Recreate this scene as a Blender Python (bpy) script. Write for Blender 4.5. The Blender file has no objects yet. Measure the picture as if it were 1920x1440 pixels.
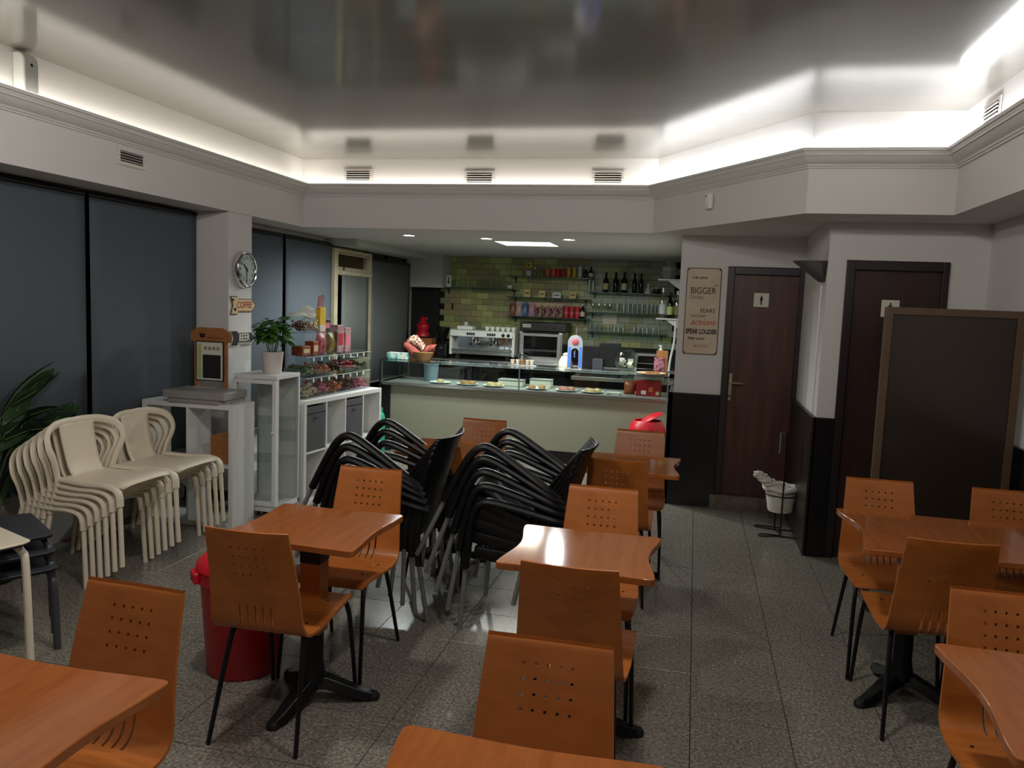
import bpy, math, random
from mathutils import Vector, Matrix

S = bpy.context.scene
COL = S.collection
random.seed(7)
R = math.radians
PI = math.pi

# ------------------------------------------------------------------ camera
cam_d = bpy.data.cameras.new('camera')
cam = bpy.data.objects.new('camera', cam_d)
COL.objects.link(cam)
cam_d.sensor_fit = 'HORIZONTAL'
cam_d.sensor_width = 36.0
cam_d.lens = 1485.296 / 1920.0 * 36.0
cam_d.clip_start = 0.05
cam_d.clip_end = 60
_pitch, _roll, _yaw, CAM_H = 0.101307121, 0.0390764693, 0.223876284, 1.68
_fw = Vector((-math.sin(_yaw) * math.cos(_pitch), math.cos(_yaw) * math.cos(_pitch), -math.sin(_pitch)))
_r0 = Vector((math.cos(_yaw), math.sin(_yaw), 0))
_u0 = _r0.cross(_fw)
_r = math.cos(_roll) * _r0 + math.sin(_roll) * _u0
_u = -math.sin(_roll) * _r0 + math.cos(_roll) * _u0
cam.matrix_world = Matrix(((_r.x, _u.x, -_fw.x, 0), (_r.y, _u.y, -_fw.y, 0), (_r.z, _u.z, -_fw.z, CAM_H), (0, 0, 0, 1)))
S.camera = cam

# ------------------------------------------------------------------ world, exposure, large lights
W = bpy.data.worlds.new('night')
S.world = W
W.use_nodes = True
W.node_tree.nodes['Background'].inputs[0].default_value = (0.02, 0.025, 0.035, 1)
W.node_tree.nodes['Background'].inputs[1].default_value = 0.3
S.view_settings.view_transform = 'Standard'
S.view_settings.look = 'None'
S.view_settings.exposure = -0.1
S.view_settings.gamma = 1.0
S.view_settings.use_curve_mapping = False
S.cycles.max_bounces = 7
S.cycles.diffuse_bounces = 4
S.cycles.glossy_bounces = 4
S.cycles.transmission_bounces = 5
S.cycles.transparent_max_bounces = 16
S.cycles.sample_clamp_indirect = 6.0
S.cycles.caustics_reflective = False
S.cycles.caustics_refractive = False


def area(name, loc, size, power, color, rot=(0, 0, 0), spread=180.0):
    d = bpy.data.lights.new(name, 'AREA')
    d.shape = 'RECTANGLE'
    d.size, d.size_y = size
    d.energy = power
    d.color = color
    d.spread = R(spread)
    o = bpy.data.objects.new(name, d)
    o.location = loc
    o.rotation_euler = rot
    COL.objects.link(o)
    return o


# light strips lying in the cove behind the cornice, shining up (local -Z turned up)
FLOORZ, SOFFIT, CEIL = 0.0, 2.311, 2.93
COVE = [(-3.60, -2.2), (-3.60, 6.83), (-0.396, 6.83), (0.627, 5.31), (1.475, 5.31), (1.475, -2.2)]
WARM = (1.0, 0.93, 0.84)
COOL = (0.96, 0.97, 1.0)
STRIP = [(WARM, 1.5), (WARM, 1.9), (COOL, 4.6), (COOL, 3.6), (COOL, 3.6), (WARM, 3.0)]


def cove_lights():
    n = len(COVE)
    for i in range(n):
        a = Vector(COVE[i] + (0,))
        b = Vector(COVE[(i + 1) % n] + (0,))
        d = (b - a)
        L = d.length
        d.normalize()
        inward = Vector((d.y, -d.x, 0))
        mid = (a + b) / 2 + inward * 0.035
        col, per_m = STRIP[i]
        ang = math.atan2(d.y, d.x)
        area('cove_light_strip', (mid.x, mid.y, 2.655), (L - 0.08, 0.05), per_m * L, col, (PI, 0, ang))


cove_lights()

# ------------------------------------------------------------------ materials
def lin(c):
    return tuple(((v / 12.92) if v <= 0.04045 else ((v + 0.055) / 1.055) ** 2.4) for v in c)


def rgb(r, g, b):
    return lin((r / 255, g / 255, b / 255)) + (1,)


M = {}


def mat(name, color, rough=0.5, metal=0.0, spec=0.5, noise=None, bump=None, coat=0.0, emit=None, mapping=(1, 1, 1), sheen=0.0, ior=None, coat_rough=0.05):
    """noise=(scale, detail, second colour, contrast); bump=(scale, strength[, mapping])"""
    m = bpy.data.materials.new(name)
    m.use_nodes = True
    nt = m.node_tree
    b = nt.nodes['Principled BSDF']
    b.inputs['Base Color'].default_value = color
    b.inputs['Roughness'].default_value = rough
    b.inputs['Metallic'].default_value = metal
    b.inputs['Specular IOR Level'].default_value = spec
    b.inputs['Coat Weight'].default_value = coat
    b.inputs['Coat Roughness'].default_value = coat_rough
    if ior:
        b.inputs['IOR'].default_value = ior
    if emit:
        b.inputs['Emission Color'].default_value = emit[0]
        b.inputs['Emission Strength'].default_value = emit[1]
    if noise or bump:
        tc = nt.nodes.new('ShaderNodeTexCoord')
        mp = nt.nodes.new('ShaderNodeMapping')
        mp.inputs['Scale'].default_value = mapping
        nt.links.new(tc.outputs['Object'], mp.inputs['Vector'])
    if noise:
        n = nt.nodes.new('ShaderNodeTexNoise')
        n.inputs['Scale'].default_value = noise[0]
        n.inputs['Detail'].default_value = noise[1]
        nt.links.new(mp.outputs[0], n.inputs['Vector'])
        cr = nt.nodes.new('ShaderNodeValToRGB')
        k = noise[3] if len(noise) > 3 else 0.2
        cr.color_ramp.elements[0].position = 0.5 - k
        cr.color_ramp.elements[1].position = 0.5 + k
        cr.color_ramp.elements[0].color = color
        cr.color_ramp.elements[1].color = noise[2]
        nt.links.new(n.outputs['Fac'], cr.inputs[0])
        nt.links.new(cr.outputs[0], b.inputs['Base Color'])
    if bump:
        n2 = nt.nodes.new('ShaderNodeTexNoise')
        n2.inputs['Scale'].default_value = bump[0]
        n2.inputs['Detail'].default_value = 3
        mp2 = mp
        if len(bump) > 2:
            mp2 = nt.nodes.new('ShaderNodeMapping')
            mp2.inputs['Scale'].default_value = bump[2]
            nt.links.new(tc.outputs['Object'], mp2.inputs['Vector'])
        nt.links.new(mp2.outputs[0], n2.inputs['Vector'])
        bp = nt.nodes.new('ShaderNodeBump')
        bp.inputs['Strength'].default_value = bump[1]
        bp.inputs['Distance'].default_value = 0.01
        nt.links.new(n2.outputs['Fac'], bp.inputs['Height'])
        nt.links.new(bp.outputs[0], b.inputs['Normal'])
    M[name] = m
    return m


def glass(name, tint, gloss_rough=0.02, ior=1.45):
    m = bpy.data.materials.new(name)
    m.use_nodes = True
    nt = m.node_tree
    nt.nodes.remove(nt.nodes['Principled BSDF'])
    out = nt.nodes['Material Output']
    tr = nt.nodes.new('ShaderNodeBsdfTransparent')
    tr.inputs[0].default_value = tint
    gl = nt.nodes.new('ShaderNodeBsdfGlossy')
    gl.inputs['Roughness'].default_value = gloss_rough
    fr = nt.nodes.new('ShaderNodeFresnel')
    ge = nt.nodes.new('ShaderNodeNewGeometry')
    mr = nt.nodes.new('ShaderNodeMapRange')
    mr.inputs[3].default_value = ior
    mr.inputs[4].default_value = 1.0 / ior      # thin sheet: same reflectance from both sides
    nt.links.new(ge.outputs['Backfacing'], mr.inputs[0])
    nt.links.new(mr.outputs[0], fr.inputs[0])
    mx = nt.nodes.new('ShaderNodeMixShader')
    nt.links.new(fr.outputs[0], mx.inputs[0])
    nt.links.new(tr.outputs[0], mx.inputs[1])
    nt.links.new(gl.outputs[0], mx.inputs[2])
    nt.links.new(mx.outputs[0], out.inputs['Surface'])
    M[name] = m
    return m


def granite(name):
    m = bpy.data.materials.new(name)
    m.use_nodes = True
    nt = m.node_tree
    b = nt.nodes['Principled BSDF']
    oi = nt.nodes.new('ShaderNodeObjectInfo')
    tc = nt.nodes.new('ShaderNodeTexCoord')
    add = nt.nodes.new('ShaderNodeVectorMath')
    add.operation = 'ADD'
    nt.links.new(tc.outputs['Object'], add.inputs[0])
    nt.links.new(oi.outputs['Location'], add.inputs[1])
    v = nt.nodes.new('ShaderNodeTexVoronoi')
    v.inputs['Scale'].default_value = 120
    n = nt.nodes.new('ShaderNodeTexNoise')
    n.inputs['Scale'].default_value = 75
    n.inputs['Detail'].default_value = 5
    n.inputs['Roughness'].default_value = 0.7
    big = nt.nodes.new('ShaderNodeTexNoise')
    big.inputs['Scale'].default_value = 3.0
    big.inputs['Detail'].default_value = 3
    for t in (v, n, big):
        nt.links.new(add.outputs[0], t.inputs['Vector'])
    cr = nt.nodes.new('ShaderNodeValToRGB')
    e = cr.color_ramp.elements
    e[0].position, e[0].color = 0.34, rgb(84, 81, 75)
    e[1].position, e[1].color = 0.66, rgb(162, 157, 147)
    mid = cr.color_ramp.elements.new(0.5)
    mid.color = rgb(122, 118, 110)
    nt.links.new(n.outputs['Fac'], cr.inputs[0])
    cr2 = nt.nodes.new('ShaderNodeValToRGB')
    cr2.color_ramp.elements[0].position = 0.0
    cr2.color_ramp.elements[0].color = (0.72, 0.68, 0.64, 1)
    cr2.color_ramp.elements[1].position = 1.0
    cr2.color_ramp.elements[1].color = (1.15, 1.13, 1.1, 1)
    sep = nt.nodes.new('ShaderNodeSeparateColor')
    nt.links.new(v.outputs['Color'], sep.inputs[0])
    nt.links.new(sep.outputs[0], cr2.inputs[0])
    mx = nt.nodes.new('ShaderNodeMix')
    mx.data_type = 'RGBA'
    mx.blend_type = 'MULTIPLY'
    mx.inputs[0].default_value = 0.75
    nt.links.new(cr.outputs[0], mx.inputs[6])
    nt.links.new(cr2.outputs[0], mx.inputs[7])
    mx2 = nt.nodes.new('ShaderNodeMix')
    mx2.data_type = 'RGBA'
    mx2.blend_type = 'MULTIPLY'
    mx2.inputs[0].default_value = 0.5
    nt.links.new(mx.outputs[2], mx2.inputs[6])
    nt.links.new(big.outputs['Color'], mx2.inputs[7])
    nt.links.new(mx.outputs[2], b.inputs['Base Color'])
    rr = nt.nodes.new('ShaderNodeMapRange')
    rr.inputs[3].default_value = 0.12
    rr.inputs[4].default_value = 0.34
    nt.links.new(big.outputs['Fac'], rr.inputs[0])
    nt.links.new(rr.outputs[0], b.inputs['Roughness'])
    M[name] = m
    return m


def wood(name, c1, c2, rough, scale=(1, 1, 1), coat=0.0, spec=0.5):
    m = bpy.data.materials.new(name)
    m.use_nodes = True
    nt = m.node_tree
    b = nt.nodes['Principled BSDF']
    tc = nt.nodes.new('ShaderNodeTexCoord')
    mp = nt.nodes.new('ShaderNodeMapping')
    mp.inputs['Scale'].default_value = scale
    nt.links.new(tc.outputs['Object'], mp.inputs[0])
    n = nt.nodes.new('ShaderNodeTexNoise')
    n.inputs['Scale'].default_value = 6
    n.inputs['Detail'].default_value = 2.5
    n.inputs['Distortion'].default_value = 0.2
    nt.links.new(mp.outputs[0], n.inputs['Vector'])
    cr = nt.nodes.new('ShaderNodeValToRGB')
    cr.color_ramp.elements[0].position = 0.3
    cr.color_ramp.elements[0].color = c1
    cr.color_ramp.elements[1].position = 0.7
    cr.color_ramp.elements[1].color = c2
    nt.links.new(n.outputs['Fac'], cr.inputs[0])
    nt.links.new(cr.outputs[0], b.inputs['Base Color'])
    b.inputs['Roughness'].default_value = rough
    b.inputs['Coat Weight'].default_value = coat
    b.inputs['Coat Roughness'].default_value = 0.08
    b.inputs['Specular IOR Level'].default_value = spec
    M[name] = m
    return m


def emitter(name, color, strength):
    m = bpy.data.materials.new(name)
    m.use_nodes = True
    nt = m.node_tree
    nt.nodes.remove(nt.nodes['Principled BSDF'])
    e = nt.nodes.new('ShaderNodeEmission')
    e.inputs[0].default_value = color
    e.inputs[1].default_value = strength
    nt.links.new(e.outputs[0], nt.nodes['Material Output'].inputs['Surface'])
    M[name] = m
    return m


mat('plaster', rgb(214, 211, 209), 0.75, bump=(60, 0.05))
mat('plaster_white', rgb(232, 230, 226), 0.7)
mat('plaster_bar', rgb(188, 190, 182), 0.75)
mat('cornice', rgb(208, 206, 202), 0.6)
mat('ceiling_gloss', rgb(128, 123, 114), 0.36, spec=0.6, noise=(1.2, 4, rgb(114, 110, 102)), mapping=(0.5, 3, 1), bump=(9, 0.10, (0.5, 5, 1)), coat=0.75, coat_rough=0.11)
granite('granite')
mat('grout', rgb(30, 28, 26), 0.9)
mat('black_panel', rgb(14, 15, 18), 0.25, noise=(3, 2, rgb(20, 20, 23)))
mat('brown_panel', rgb(30, 20, 18), 0.35)
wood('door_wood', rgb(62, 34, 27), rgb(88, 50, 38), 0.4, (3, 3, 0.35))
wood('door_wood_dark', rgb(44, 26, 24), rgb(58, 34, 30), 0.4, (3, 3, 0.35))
mat('door_frame', rgb(34, 24, 24), 0.4)
mat('step_stone', rgb(120, 108, 96), 0.35, noise=(20, 5, rgb(80, 72, 66)))
mat('blind', rgb(90, 99, 107), 0.9, noise=(160, 3, rgb(82, 90, 98)), bump=(220, 0.08))
mat('blind_grey', rgb(112, 116, 114), 0.9, noise=(160, 3, rgb(104, 108, 106)), bump=(220, 0.08))
mat('black_metal', rgb(14, 14, 15), 0.4, metal=0.3)
mat('black_matte', rgb(10, 10, 11), 0.6)
mat('night_glass', rgb(8, 7, 7), 0.05, spec=0.6)
mat('beige_paint', rgb(196, 188, 160), 0.5, noise=(8, 4, rgb(176, 166, 136)))
mat('brown_glass', rgb(58, 46, 30), 0.2)
wood('orange_ply', rgb(156, 86, 32), rgb(174, 102, 44), 0.34, (1.2, 9, 1.2), spec=0.5)
wood('orange_top', rgb(144, 80, 38), rgb(158, 92, 46), 0.09, (9, 1.0, 1), coat=0.0, spec=0.6)
mat('ply_edge', rgb(112, 58, 28), 0.5, noise=(90, 2, rgb(150, 90, 50)), mapping=(0.2, 0.2, 4))
mat('alu', rgb(150, 152, 152), 0.38, metal=0.6)
mat('black_plastic', rgb(10, 10, 12), 0.38, spec=0.45)
mat('cream_plastic', rgb(226, 214, 192), 0.5)
mat('grey_plastic', rgb(52, 54, 62), 0.5)
mat('grey_tube', rgb(74, 78, 82), 0.4, metal=0.4)
mat('white_lacquer', rgb(222, 222, 220), 0.45)
mat('grey_fabric', rgb(82, 82, 86), 0.9, bump=(120, 0.15))
mat('grey_metal_box', rgb(150, 148, 144), 0.45)
glass('clear_glass', (0.93, 0.96, 0.95, 1))
glass('case_glass', (0.84, 0.90, 0.88, 1))
glass('acrylic', (0.90, 0.93, 0.94, 1))
glass('shelf_glass', (0.55, 0.75, 0.66, 1))
glass('cabinet_glass', (0.94, 0.96, 0.96, 1))
mat('glass_edge', rgb(30, 62, 52), 0.2)
glass('green_bottle', (0.05, 0.14, 0.06, 1))
glass('tumbler', (0.9, 0.94, 0.93, 1), 0.12, 2.2)
mat('dark_bottle', rgb(16, 20, 16), 0.12)
mat('red_plastic', rgb(196, 22, 38), 0.38)
mat('red_plastic_dark', rgb(168, 18, 32), 0.38)
mat('steel', rgb(200, 202, 200), 0.25, metal=1.0)
mat('chrome', rgb(225, 225, 228), 0.08, metal=1.0)
mat('brass_handle', rgb(190, 170, 140), 0.3, metal=0.9)
mat('white_enamel', rgb(228, 232, 226), 0.35)
mat('paper', rgb(222, 214, 200), 0.8)
mat('sign_white', rgb(214, 212, 196), 0.6)
mat('ink', rgb(28, 24, 24), 0.8)
mat('ink_grey', rgb(110, 98, 92), 0.8)
mat('ink_red', rgb(196, 60, 56), 0.8)
mat('poster', rgb(214, 198, 176), 0.7, noise=(5, 3, rgb(200, 182, 158)))
mat('rust', rgb(66, 42, 34), 0.7)
mat('counter_front', rgb(140, 140, 120), 0.5, noise=(2, 2, rgb(140, 140, 122)))
mat('screen_frame', rgb(92, 72, 54), 0.45, noise=(6, 3, rgb(84, 66, 50)))
mat('screen_panel', rgb(48, 40, 34), 0.22, spec=0.5)
mat('wicker', rgb(214, 210, 202), 0.8)
mat('leaf', rgb(44, 92, 30), 0.45, noise=(14, 3, rgb(70, 120, 42)))
mat('leaf_dark', rgb(22, 48, 20), 0.45, noise=(9, 3, rgb(36, 66, 28)))
mat('leaf_rib', rgb(96, 116, 66), 0.5)
mat('stem', rgb(60, 84, 36), 0.6)
mat('soil', rgb(40, 30, 24), 0.95)
mat('pot_white', rgb(214, 206, 200), 0.5)
mat('sconce', rgb(58, 54, 54), 0.6)
wood('board_wood', rgb(150, 96, 54), rgb(166, 112, 66), 0.5, (2, 2, 6))
mat('vent_paint', rgb(216, 212, 206), 0.6)
mat('vent_dark', rgb(24, 22, 20), 0.9)

# ------------------------------------------------------------------ mesh helpers
class MB:
    def __init__(self):
        self.v, self.f = [], []

    def add(self, verts, faces):
        o = len(self.v)
        self.v += [tuple(p) for p in verts]
        self.f += [tuple(i + o for i in fc) for fc in faces]
        return self

    def box(self, x0, x1, y0, y1, z0, z1):
        vs = [(x0, y0, z0), (x1, y0, z0), (x1, y1, z0), (x0, y1, z0), (x0, y0, z1), (x1, y0, z1), (x1, y1, z1), (x0, y1, z1)]
        return self.add(vs, [(0, 3, 2, 1), (4, 5, 6, 7), (0, 1, 5, 4), (1, 2, 6, 5), (2, 3, 7, 6), (3, 0, 4, 7)])

    def prism(self, poly, z0, z1):
        n = len(poly)
        area2 = sum(poly[i][0] * poly[(i + 1) % n][1] - poly[(i + 1) % n][0] * poly[i][1] for i in range(n))
        if area2 < 0:
            poly = poly[::-1]
        vs = [(p[0], p[1], z0) for p in poly] + [(p[0], p[1], z1) for p in poly]
        fs = [tuple(range(n))[::-1], tuple(range(n, 2 * n))]
        fs += [(i, (i + 1) % n, n + (i + 1) % n, n + i) for i in range(n)]
        return self.add(vs, fs)

    def xform(self, mtx, start=0):
        for i in range(start, len(self.v)):
            self.v[i] = tuple(mtx @ Vector(self.v[i]))
        return self

    def lathe(self, prof, seg=20, cx=0, cy=0, cz=0, caps=True):
        """prof: list of (r, z) bottom to top"""
        vs, fs = [], []
        for r, z in prof:
            for k in range(seg):
                a = 2 * PI * k / seg
                vs.append((cx + r * math.cos(a), cy + r * math.sin(a), cz + z))
        for i in range(len(prof) - 1):
            for k in range(seg):
                k2 = (k + 1) % seg
                fs.append((i * seg + k, i * seg + k2, (i + 1) * seg + k2, (i + 1) * seg + k))
        if caps:
            if prof[0][0] > 1e-5:
                fs.append(tuple(range(seg))[::-1])
            if prof[-1][0] > 1e-5:
                fs.append(tuple(range((len(prof) - 1) * seg, len(prof) * seg)))
        return self.add(vs, fs)

    def tube(self, path, r, seg=10, r2=None, flat=None, up=None, caps=True, closed=False):
        """swept tube; r may be a list; flat=(a,b): elliptical half axes, a along `up`-side"""
        P = [Vector(p) for p in path]
        n = len(P)
        rr = r if isinstance(r, (list, tuple)) else [r + ((r2 - r) * i / (n - 1) if r2 is not None else 0) for i in range(n)]
        vs, fs = [], []
        prev = None
        for i in range(n):
            if closed:
                t = (P[(i + 1) % n] - P[i - 1]).normalized()
            else:
                t = (P[min(i + 1, n - 1)] - P[max(i - 1, 0)]).normalized()
            if up is not None:
                u = Vector(up)
                a = (u - t * u.dot(t))
                if a.length < 1e-4:
                    a = prev or Vector((1, 0, 0))
                a.normalize()
            elif prev is None:
                q = Vector((0, 0, 1)) if abs(t.z) < 0.9 else Vector((1, 0, 0))
                a = (q - t * q.dot(t)).normalized()
            else:
                a = (prev - t * prev.dot(t)).normalized()
            prev = a
            b = t.cross(a)
            for k in range(seg):
                w = 2 * PI * k / seg
                if flat:
                    off = a * (flat[0] * math.cos(w)) + b * (flat[1] * math.sin(w))
                else:
                    off = a * (rr[i] * math.cos(w)) + b * (rr[i] * math.sin(w))
                vs.append(P[i] + off)
        m = n if closed else n - 1
        for i in range(m):
            for k in range(seg):
                k2 = (k + 1) % seg
                j = (i + 1) % n
                fs.append((i * seg + k, j * seg + k, j * seg + k2, i * seg + k2)[::-1])
        if caps and not closed:
            fs.append(tuple(range(seg)))
            fs.append(tuple(range((n - 1) * seg, n * seg))[::-1])
        return self.add(vs, fs)

    def grid(self, pts):
        """pts[i][j] open surface"""
        n, m = len(pts), len(pts[0])
        return self.add([p for row in pts for p in row],
                        [(i * m + j, i * m + j + 1, (i + 1) * m + j + 1, (i + 1) * m + j) for i in range(n - 1) for j in range(m - 1)])

    def mesh(self, name, material, smooth=35):
        me = bpy.data.meshes.new(name)
        me.from_pydata(self.v, [], self.f)
        import bmesh
        bm = bmesh.new()
        bm.from_mesh(me)
        bmesh.ops.recalc_face_normals(bm, faces=bm.faces)
        bm.to_mesh(me)
        bm.free()
        if material is not None:
            me.materials.append(M[material] if isinstance(material, str) else material)
        if smooth:
            me.polygons.foreach_set('use_smooth', [True] * len(me.polygons))
            me.set_sharp_from_angle(angle=R(smooth))
        me.update()
        return me

    def build(self, name, material, parent=None, bevel=0.0, smooth=35, loc=None, rot=None, solid=None):
        o = bpy.data.objects.new(name, self.mesh(name, material, smooth))
        COL.objects.link(o)
        if parent is not None:
            o.parent = parent
        if loc:
            o.location = loc
        if rot:
            o.rotation_euler = rot
        if solid:
            s = o.modifiers.new('thickness', 'SOLIDIFY')
            s.thickness = solid
            s.offset = 0
        if bevel:
            b = o.modifiers.new('bevel', 'BEVEL')
            b.width = bevel
            b.segments = 2
            b.limit_method = 'ANGLE'
            b.angle_limit = R(40)
            b.harden_normals = True
        return o


def bake(o, ang=30):
    """apply the modifiers into the mesh and mark sharp edges afterwards"""
    dg = bpy.context.evaluated_depsgraph_get()
    me = bpy.data.meshes.new_from_object(o.evaluated_get(dg))
    o.modifiers.clear()
    o.data = me
    me.polygons.foreach_set('use_smooth', [True] * len(me.polygons))
    me.set_sharp_from_angle(angle=R(ang))
    return o


def bx(name, x0, x1, y0, y1, z0, z1, material, parent=None, bevel=0.0):
    return MB().box(x0, x1, y0, y1, z0, z1).build(name, material, parent, bevel)


def tag(o, label, cat, group=None):
    o['label'] = label
    o['category'] = cat
    if group:
        o['group'] = group
    return o


def thing(name, label, cat, loc=(0, 0, 0), rz=0.0, group=None):
    o = bpy.data.objects.new(name, None)
    o.empty_display_size = 0.1
    COL.objects.link(o)
    o.location = loc
    o.rotation_euler = (0, 0, rz)
    return tag(o, label, cat, group)


def struct(o, label=None):
    o['kind'] = 'structure'
    if label:
        o['label'] = label
    return o


def part(o, label):
    o['label'] = label
    return o


def copy_tree(root, parent=None):
    c = root.copy()
    COL.objects.link(c)
    c.parent = parent
    for ch in root.children:
        copy_tree(ch, c)
    return c


def text(name, body, size, loc, rot, material, parent=None, align='CENTER', shear=0.0, sx=1.0, extrude=0.0006, bold=0.0):
    cu = bpy.data.curves.new(name, 'FONT')
    cu.body = body
    cu.size = size
    cu.align_x = align
    cu.align_y = 'CENTER'
    cu.extrude = extrude
    cu.shear = shear
    cu.offset = bold
    cu.resolution_u = 3
    t = bpy.data.objects.new(name, cu)
    COL.objects.link(t)
    dg = bpy.context.evaluated_depsgraph_get()
    me = bpy.data.meshes.new_from_object(t.evaluated_get(dg))
    bpy.data.objects.remove(t)
    me.materials.clear()
    me.materials.append(M[material])
    o = bpy.data.objects.new(name, me)
    COL.objects.link(o)
    o.location = loc
    o.rotation_euler = rot
    o.scale = (sx, 1, 1)
    if parent is not None:
        o.parent = parent
    return o


FACE_Y = (PI / 2, 0, 0)          # writing read from -Y
FACE_X = (PI / 2, 0, PI / 2)     # writing read from +X


def arc(cx, cy, r, a0, a1, n):
    return [(cx + r * math.cos(a0 + (a1 - a0) * i / n), cy + r * math.sin(a0 + (a1 - a0) * i / n)) for i in range(n + 1)]


def smooth_path(pts, n=6):
    """Catmull-Rom through the points"""
    P = [Vector(p) for p in pts]
    out = []
    for i in range(len(P) - 1):
        p0, p1, p2, p3 = P[max(i - 1, 0)], P[i], P[i + 1], P[min(i + 2, len(P) - 1)]
        for k in range(n):
            t = k / n
            out.append(0.5 * ((2 * p1) + (p2 - p0) * t + (2 * p0 - 5 * p1 + 4 * p2 - p3) * t * t + (3 * p1 - p0 - 3 * p2 + p3) * t ** 3))
    out.append(P[-1])
    return out


# ------------------------------------------------------------------ floor
floor = struct(bx('floor', -4.1, 1.95, -2.6, 11.0, -0.1, -0.006, 'grout'), 'grey speckled granite tile floor')
PITCH = 0.39
XS = [0.077 + PITCH * k for k in range(-11, 5)]
YS = [4.42 + PITCH * k for k in range(-18, 17)]
g = 0.0017
tile_me = None
rest = MB()
for xi in XS[:-1]:
    for yj in YS[:-1]:
        if xi + PITCH > 1.95 or yj > 10.8 or yj < -2.6:
            continue
        seen = 1.9 < yj < 8.3 and xi > -3.95 and not (xi > 0.85 and yj > 5.7) and not (xi > -0.15 and yj > 6.9)
        if seen:
            if tile_me is None:
                h = PITCH / 2 - g
                b = 0.0005
                mb = MB()
                lo = [(-h, -h, -0.012), (h, -h, -0.012), (h, h, -0.012), (-h, h, -0.012)]
                mi = [(x, y, -b) for x, y, _ in lo]
                k = h - b
                hi = [(-k, -k, 0), (k, -k, 0), (k, k, 0), (-k, k, 0)]
                mb.add(lo + mi + hi, [(0, 3, 2, 1)] + [(i, (i + 1) % 4, 4 + (i + 1) % 4, 4 + i) for i in range(4)] + [(4 + i, 4 + (i + 1) % 4, 8 + (i + 1) % 4, 8 + i) for i in range(4)] + [(8, 9, 10, 11)])
                tile_me = mb.mesh('tile', 'granite', smooth=0)
            t = bpy.data.objects.new('tile', tile_me)
            COL.objects.link(t)
            t.parent = floor
            t.location = (xi + PITCH / 2, yj + PITCH / 2, 0.0)
        else:
            rest.box(xi + g, xi + PITCH - g, yj + g, yj + PITCH - g, -0.012, 0)
o = rest.build('tile_field', 'granite', floor, smooth=0)
o['kind'] = 'stuff'

# ------------------------------------------------------------------ walls
wl = struct(bx('wall_left', -4.12, -4.0, -2.6, 11.0, 0, 2.311, 'plaster'), 'left wall behind the roller blinds')
struct(bx('wall_right', 1.84, 1.95, -2.6, 5.9, 0, 2.311, 'plaster'), 'grey painted right wall behind the partition screen')
struct(bx('wall_front', -4.12, 1.95, -2.72, -2.6, 0, 2.93, 'plaster'), 'wall behind the viewer')
struct(bx('wall_back', -0.15, 0.241, 6.94, 7.1, 0, 2.311, 'plaster'), 'grey wall carrying the poster beside the door')
struct(bx('wall_back.001', 0.241, 0.863, 6.94, 7.1, 2.06, 2.311, 'plaster'), 'grey wall strip over the first toilet door')
struct(bx('wall_side', 0.852, 0.97, 5.774, 7.1, 0, 2.311, 'plaster'), 'return wall between the two toilet doors')
struct(bx('wall_back.002', 0.97, 1.61, 5.774, 5.9, 2.06, 2.311, 'plaster'), 'wall strip over the second toilet door')
struct(bx('wall_back.003', 1.61, 1.95, 5.774, 5.9, 0, 2.311, 'plaster'), 'grey wall right of the second toilet door')
struct(bx('wall_bar', -0.15, -0.03, 7.1, 11.0, 0, 2.311, 'plaster_bar'), 'side wall at the right end of the bar')
struct(bx('column', -4.0, -3.61, 5.636, 5.97, 0, 2.311, 'plaster'), 'grey painted pillar carrying the clock and arrow signs')

# soffit with fascia, upper cove walls, ceiling
def offset_poly(poly, d):
    """move an open chain/closed polygon inward (right of travel for our COVE order) by d"""
    n = len(poly)
    out = []
    for i in range(n):
        p0, p1, p2 = Vector(poly[i - 1]), Vector(poly[i]), Vector(poly[(i + 1) % n])
        d1, d2 = (p1 - p0).normalized(), (p2 - p1).normalized()
        n1, n2 = Vector((d1.y, -d1.x)), Vector((d2.y, -d2.x))
        bis = (n1 + n2)
        k = d / (1 + n1.dot(n2))
        q = p1 + bis * k
        out.append((q.x, q.y))
    return out


def ring(name, poly, outer, z0, z1, material):
    """four-sided outer rectangle with the cove polygon cut out, as one closed mesh"""
    mb = MB()
    ox0, ox1, oy0, oy1 = outer
    L = poly
    mb.prism([(ox0, oy0), (L[0][0], oy0), (L[0][0], L[1][1]), (ox0, L[1][1])], z0, z1)
    mb.prism([(ox0, L[1][1]), L[1], L[2], L[3], L[4], (ox1, L[4][1]), (ox1, oy1), (ox0, oy1)], z0, z1)
    mb.prism([L[5], (ox1, L[5][1]), (ox1, L[4][1]), L[4]], z0, z1)
    mb.prism([(L[0][0], oy0), (ox1, oy0), (ox1, L[5][1]), (L[0][0], L[5][1])], z0, z1)
    return mb.build(name, material, smooth=0)


struct(ring('ceiling_soffit', COVE, (-4.12, 1.95, -2.72, 11.0), 2.311, 2.64, 'plaster'), 'grey dropped soffit with its fascia round the ceiling cove')
up = offset_poly(COVE, -0.03)
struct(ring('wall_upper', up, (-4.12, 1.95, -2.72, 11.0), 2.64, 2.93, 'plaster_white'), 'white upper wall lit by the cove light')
struct(bx('ceiling', -4.12, 1.95, -2.72, 11.0, 2.93, 3.0, 'ceiling_gloss'), 'glossy grey ceiling mirroring the lit cove')

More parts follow.
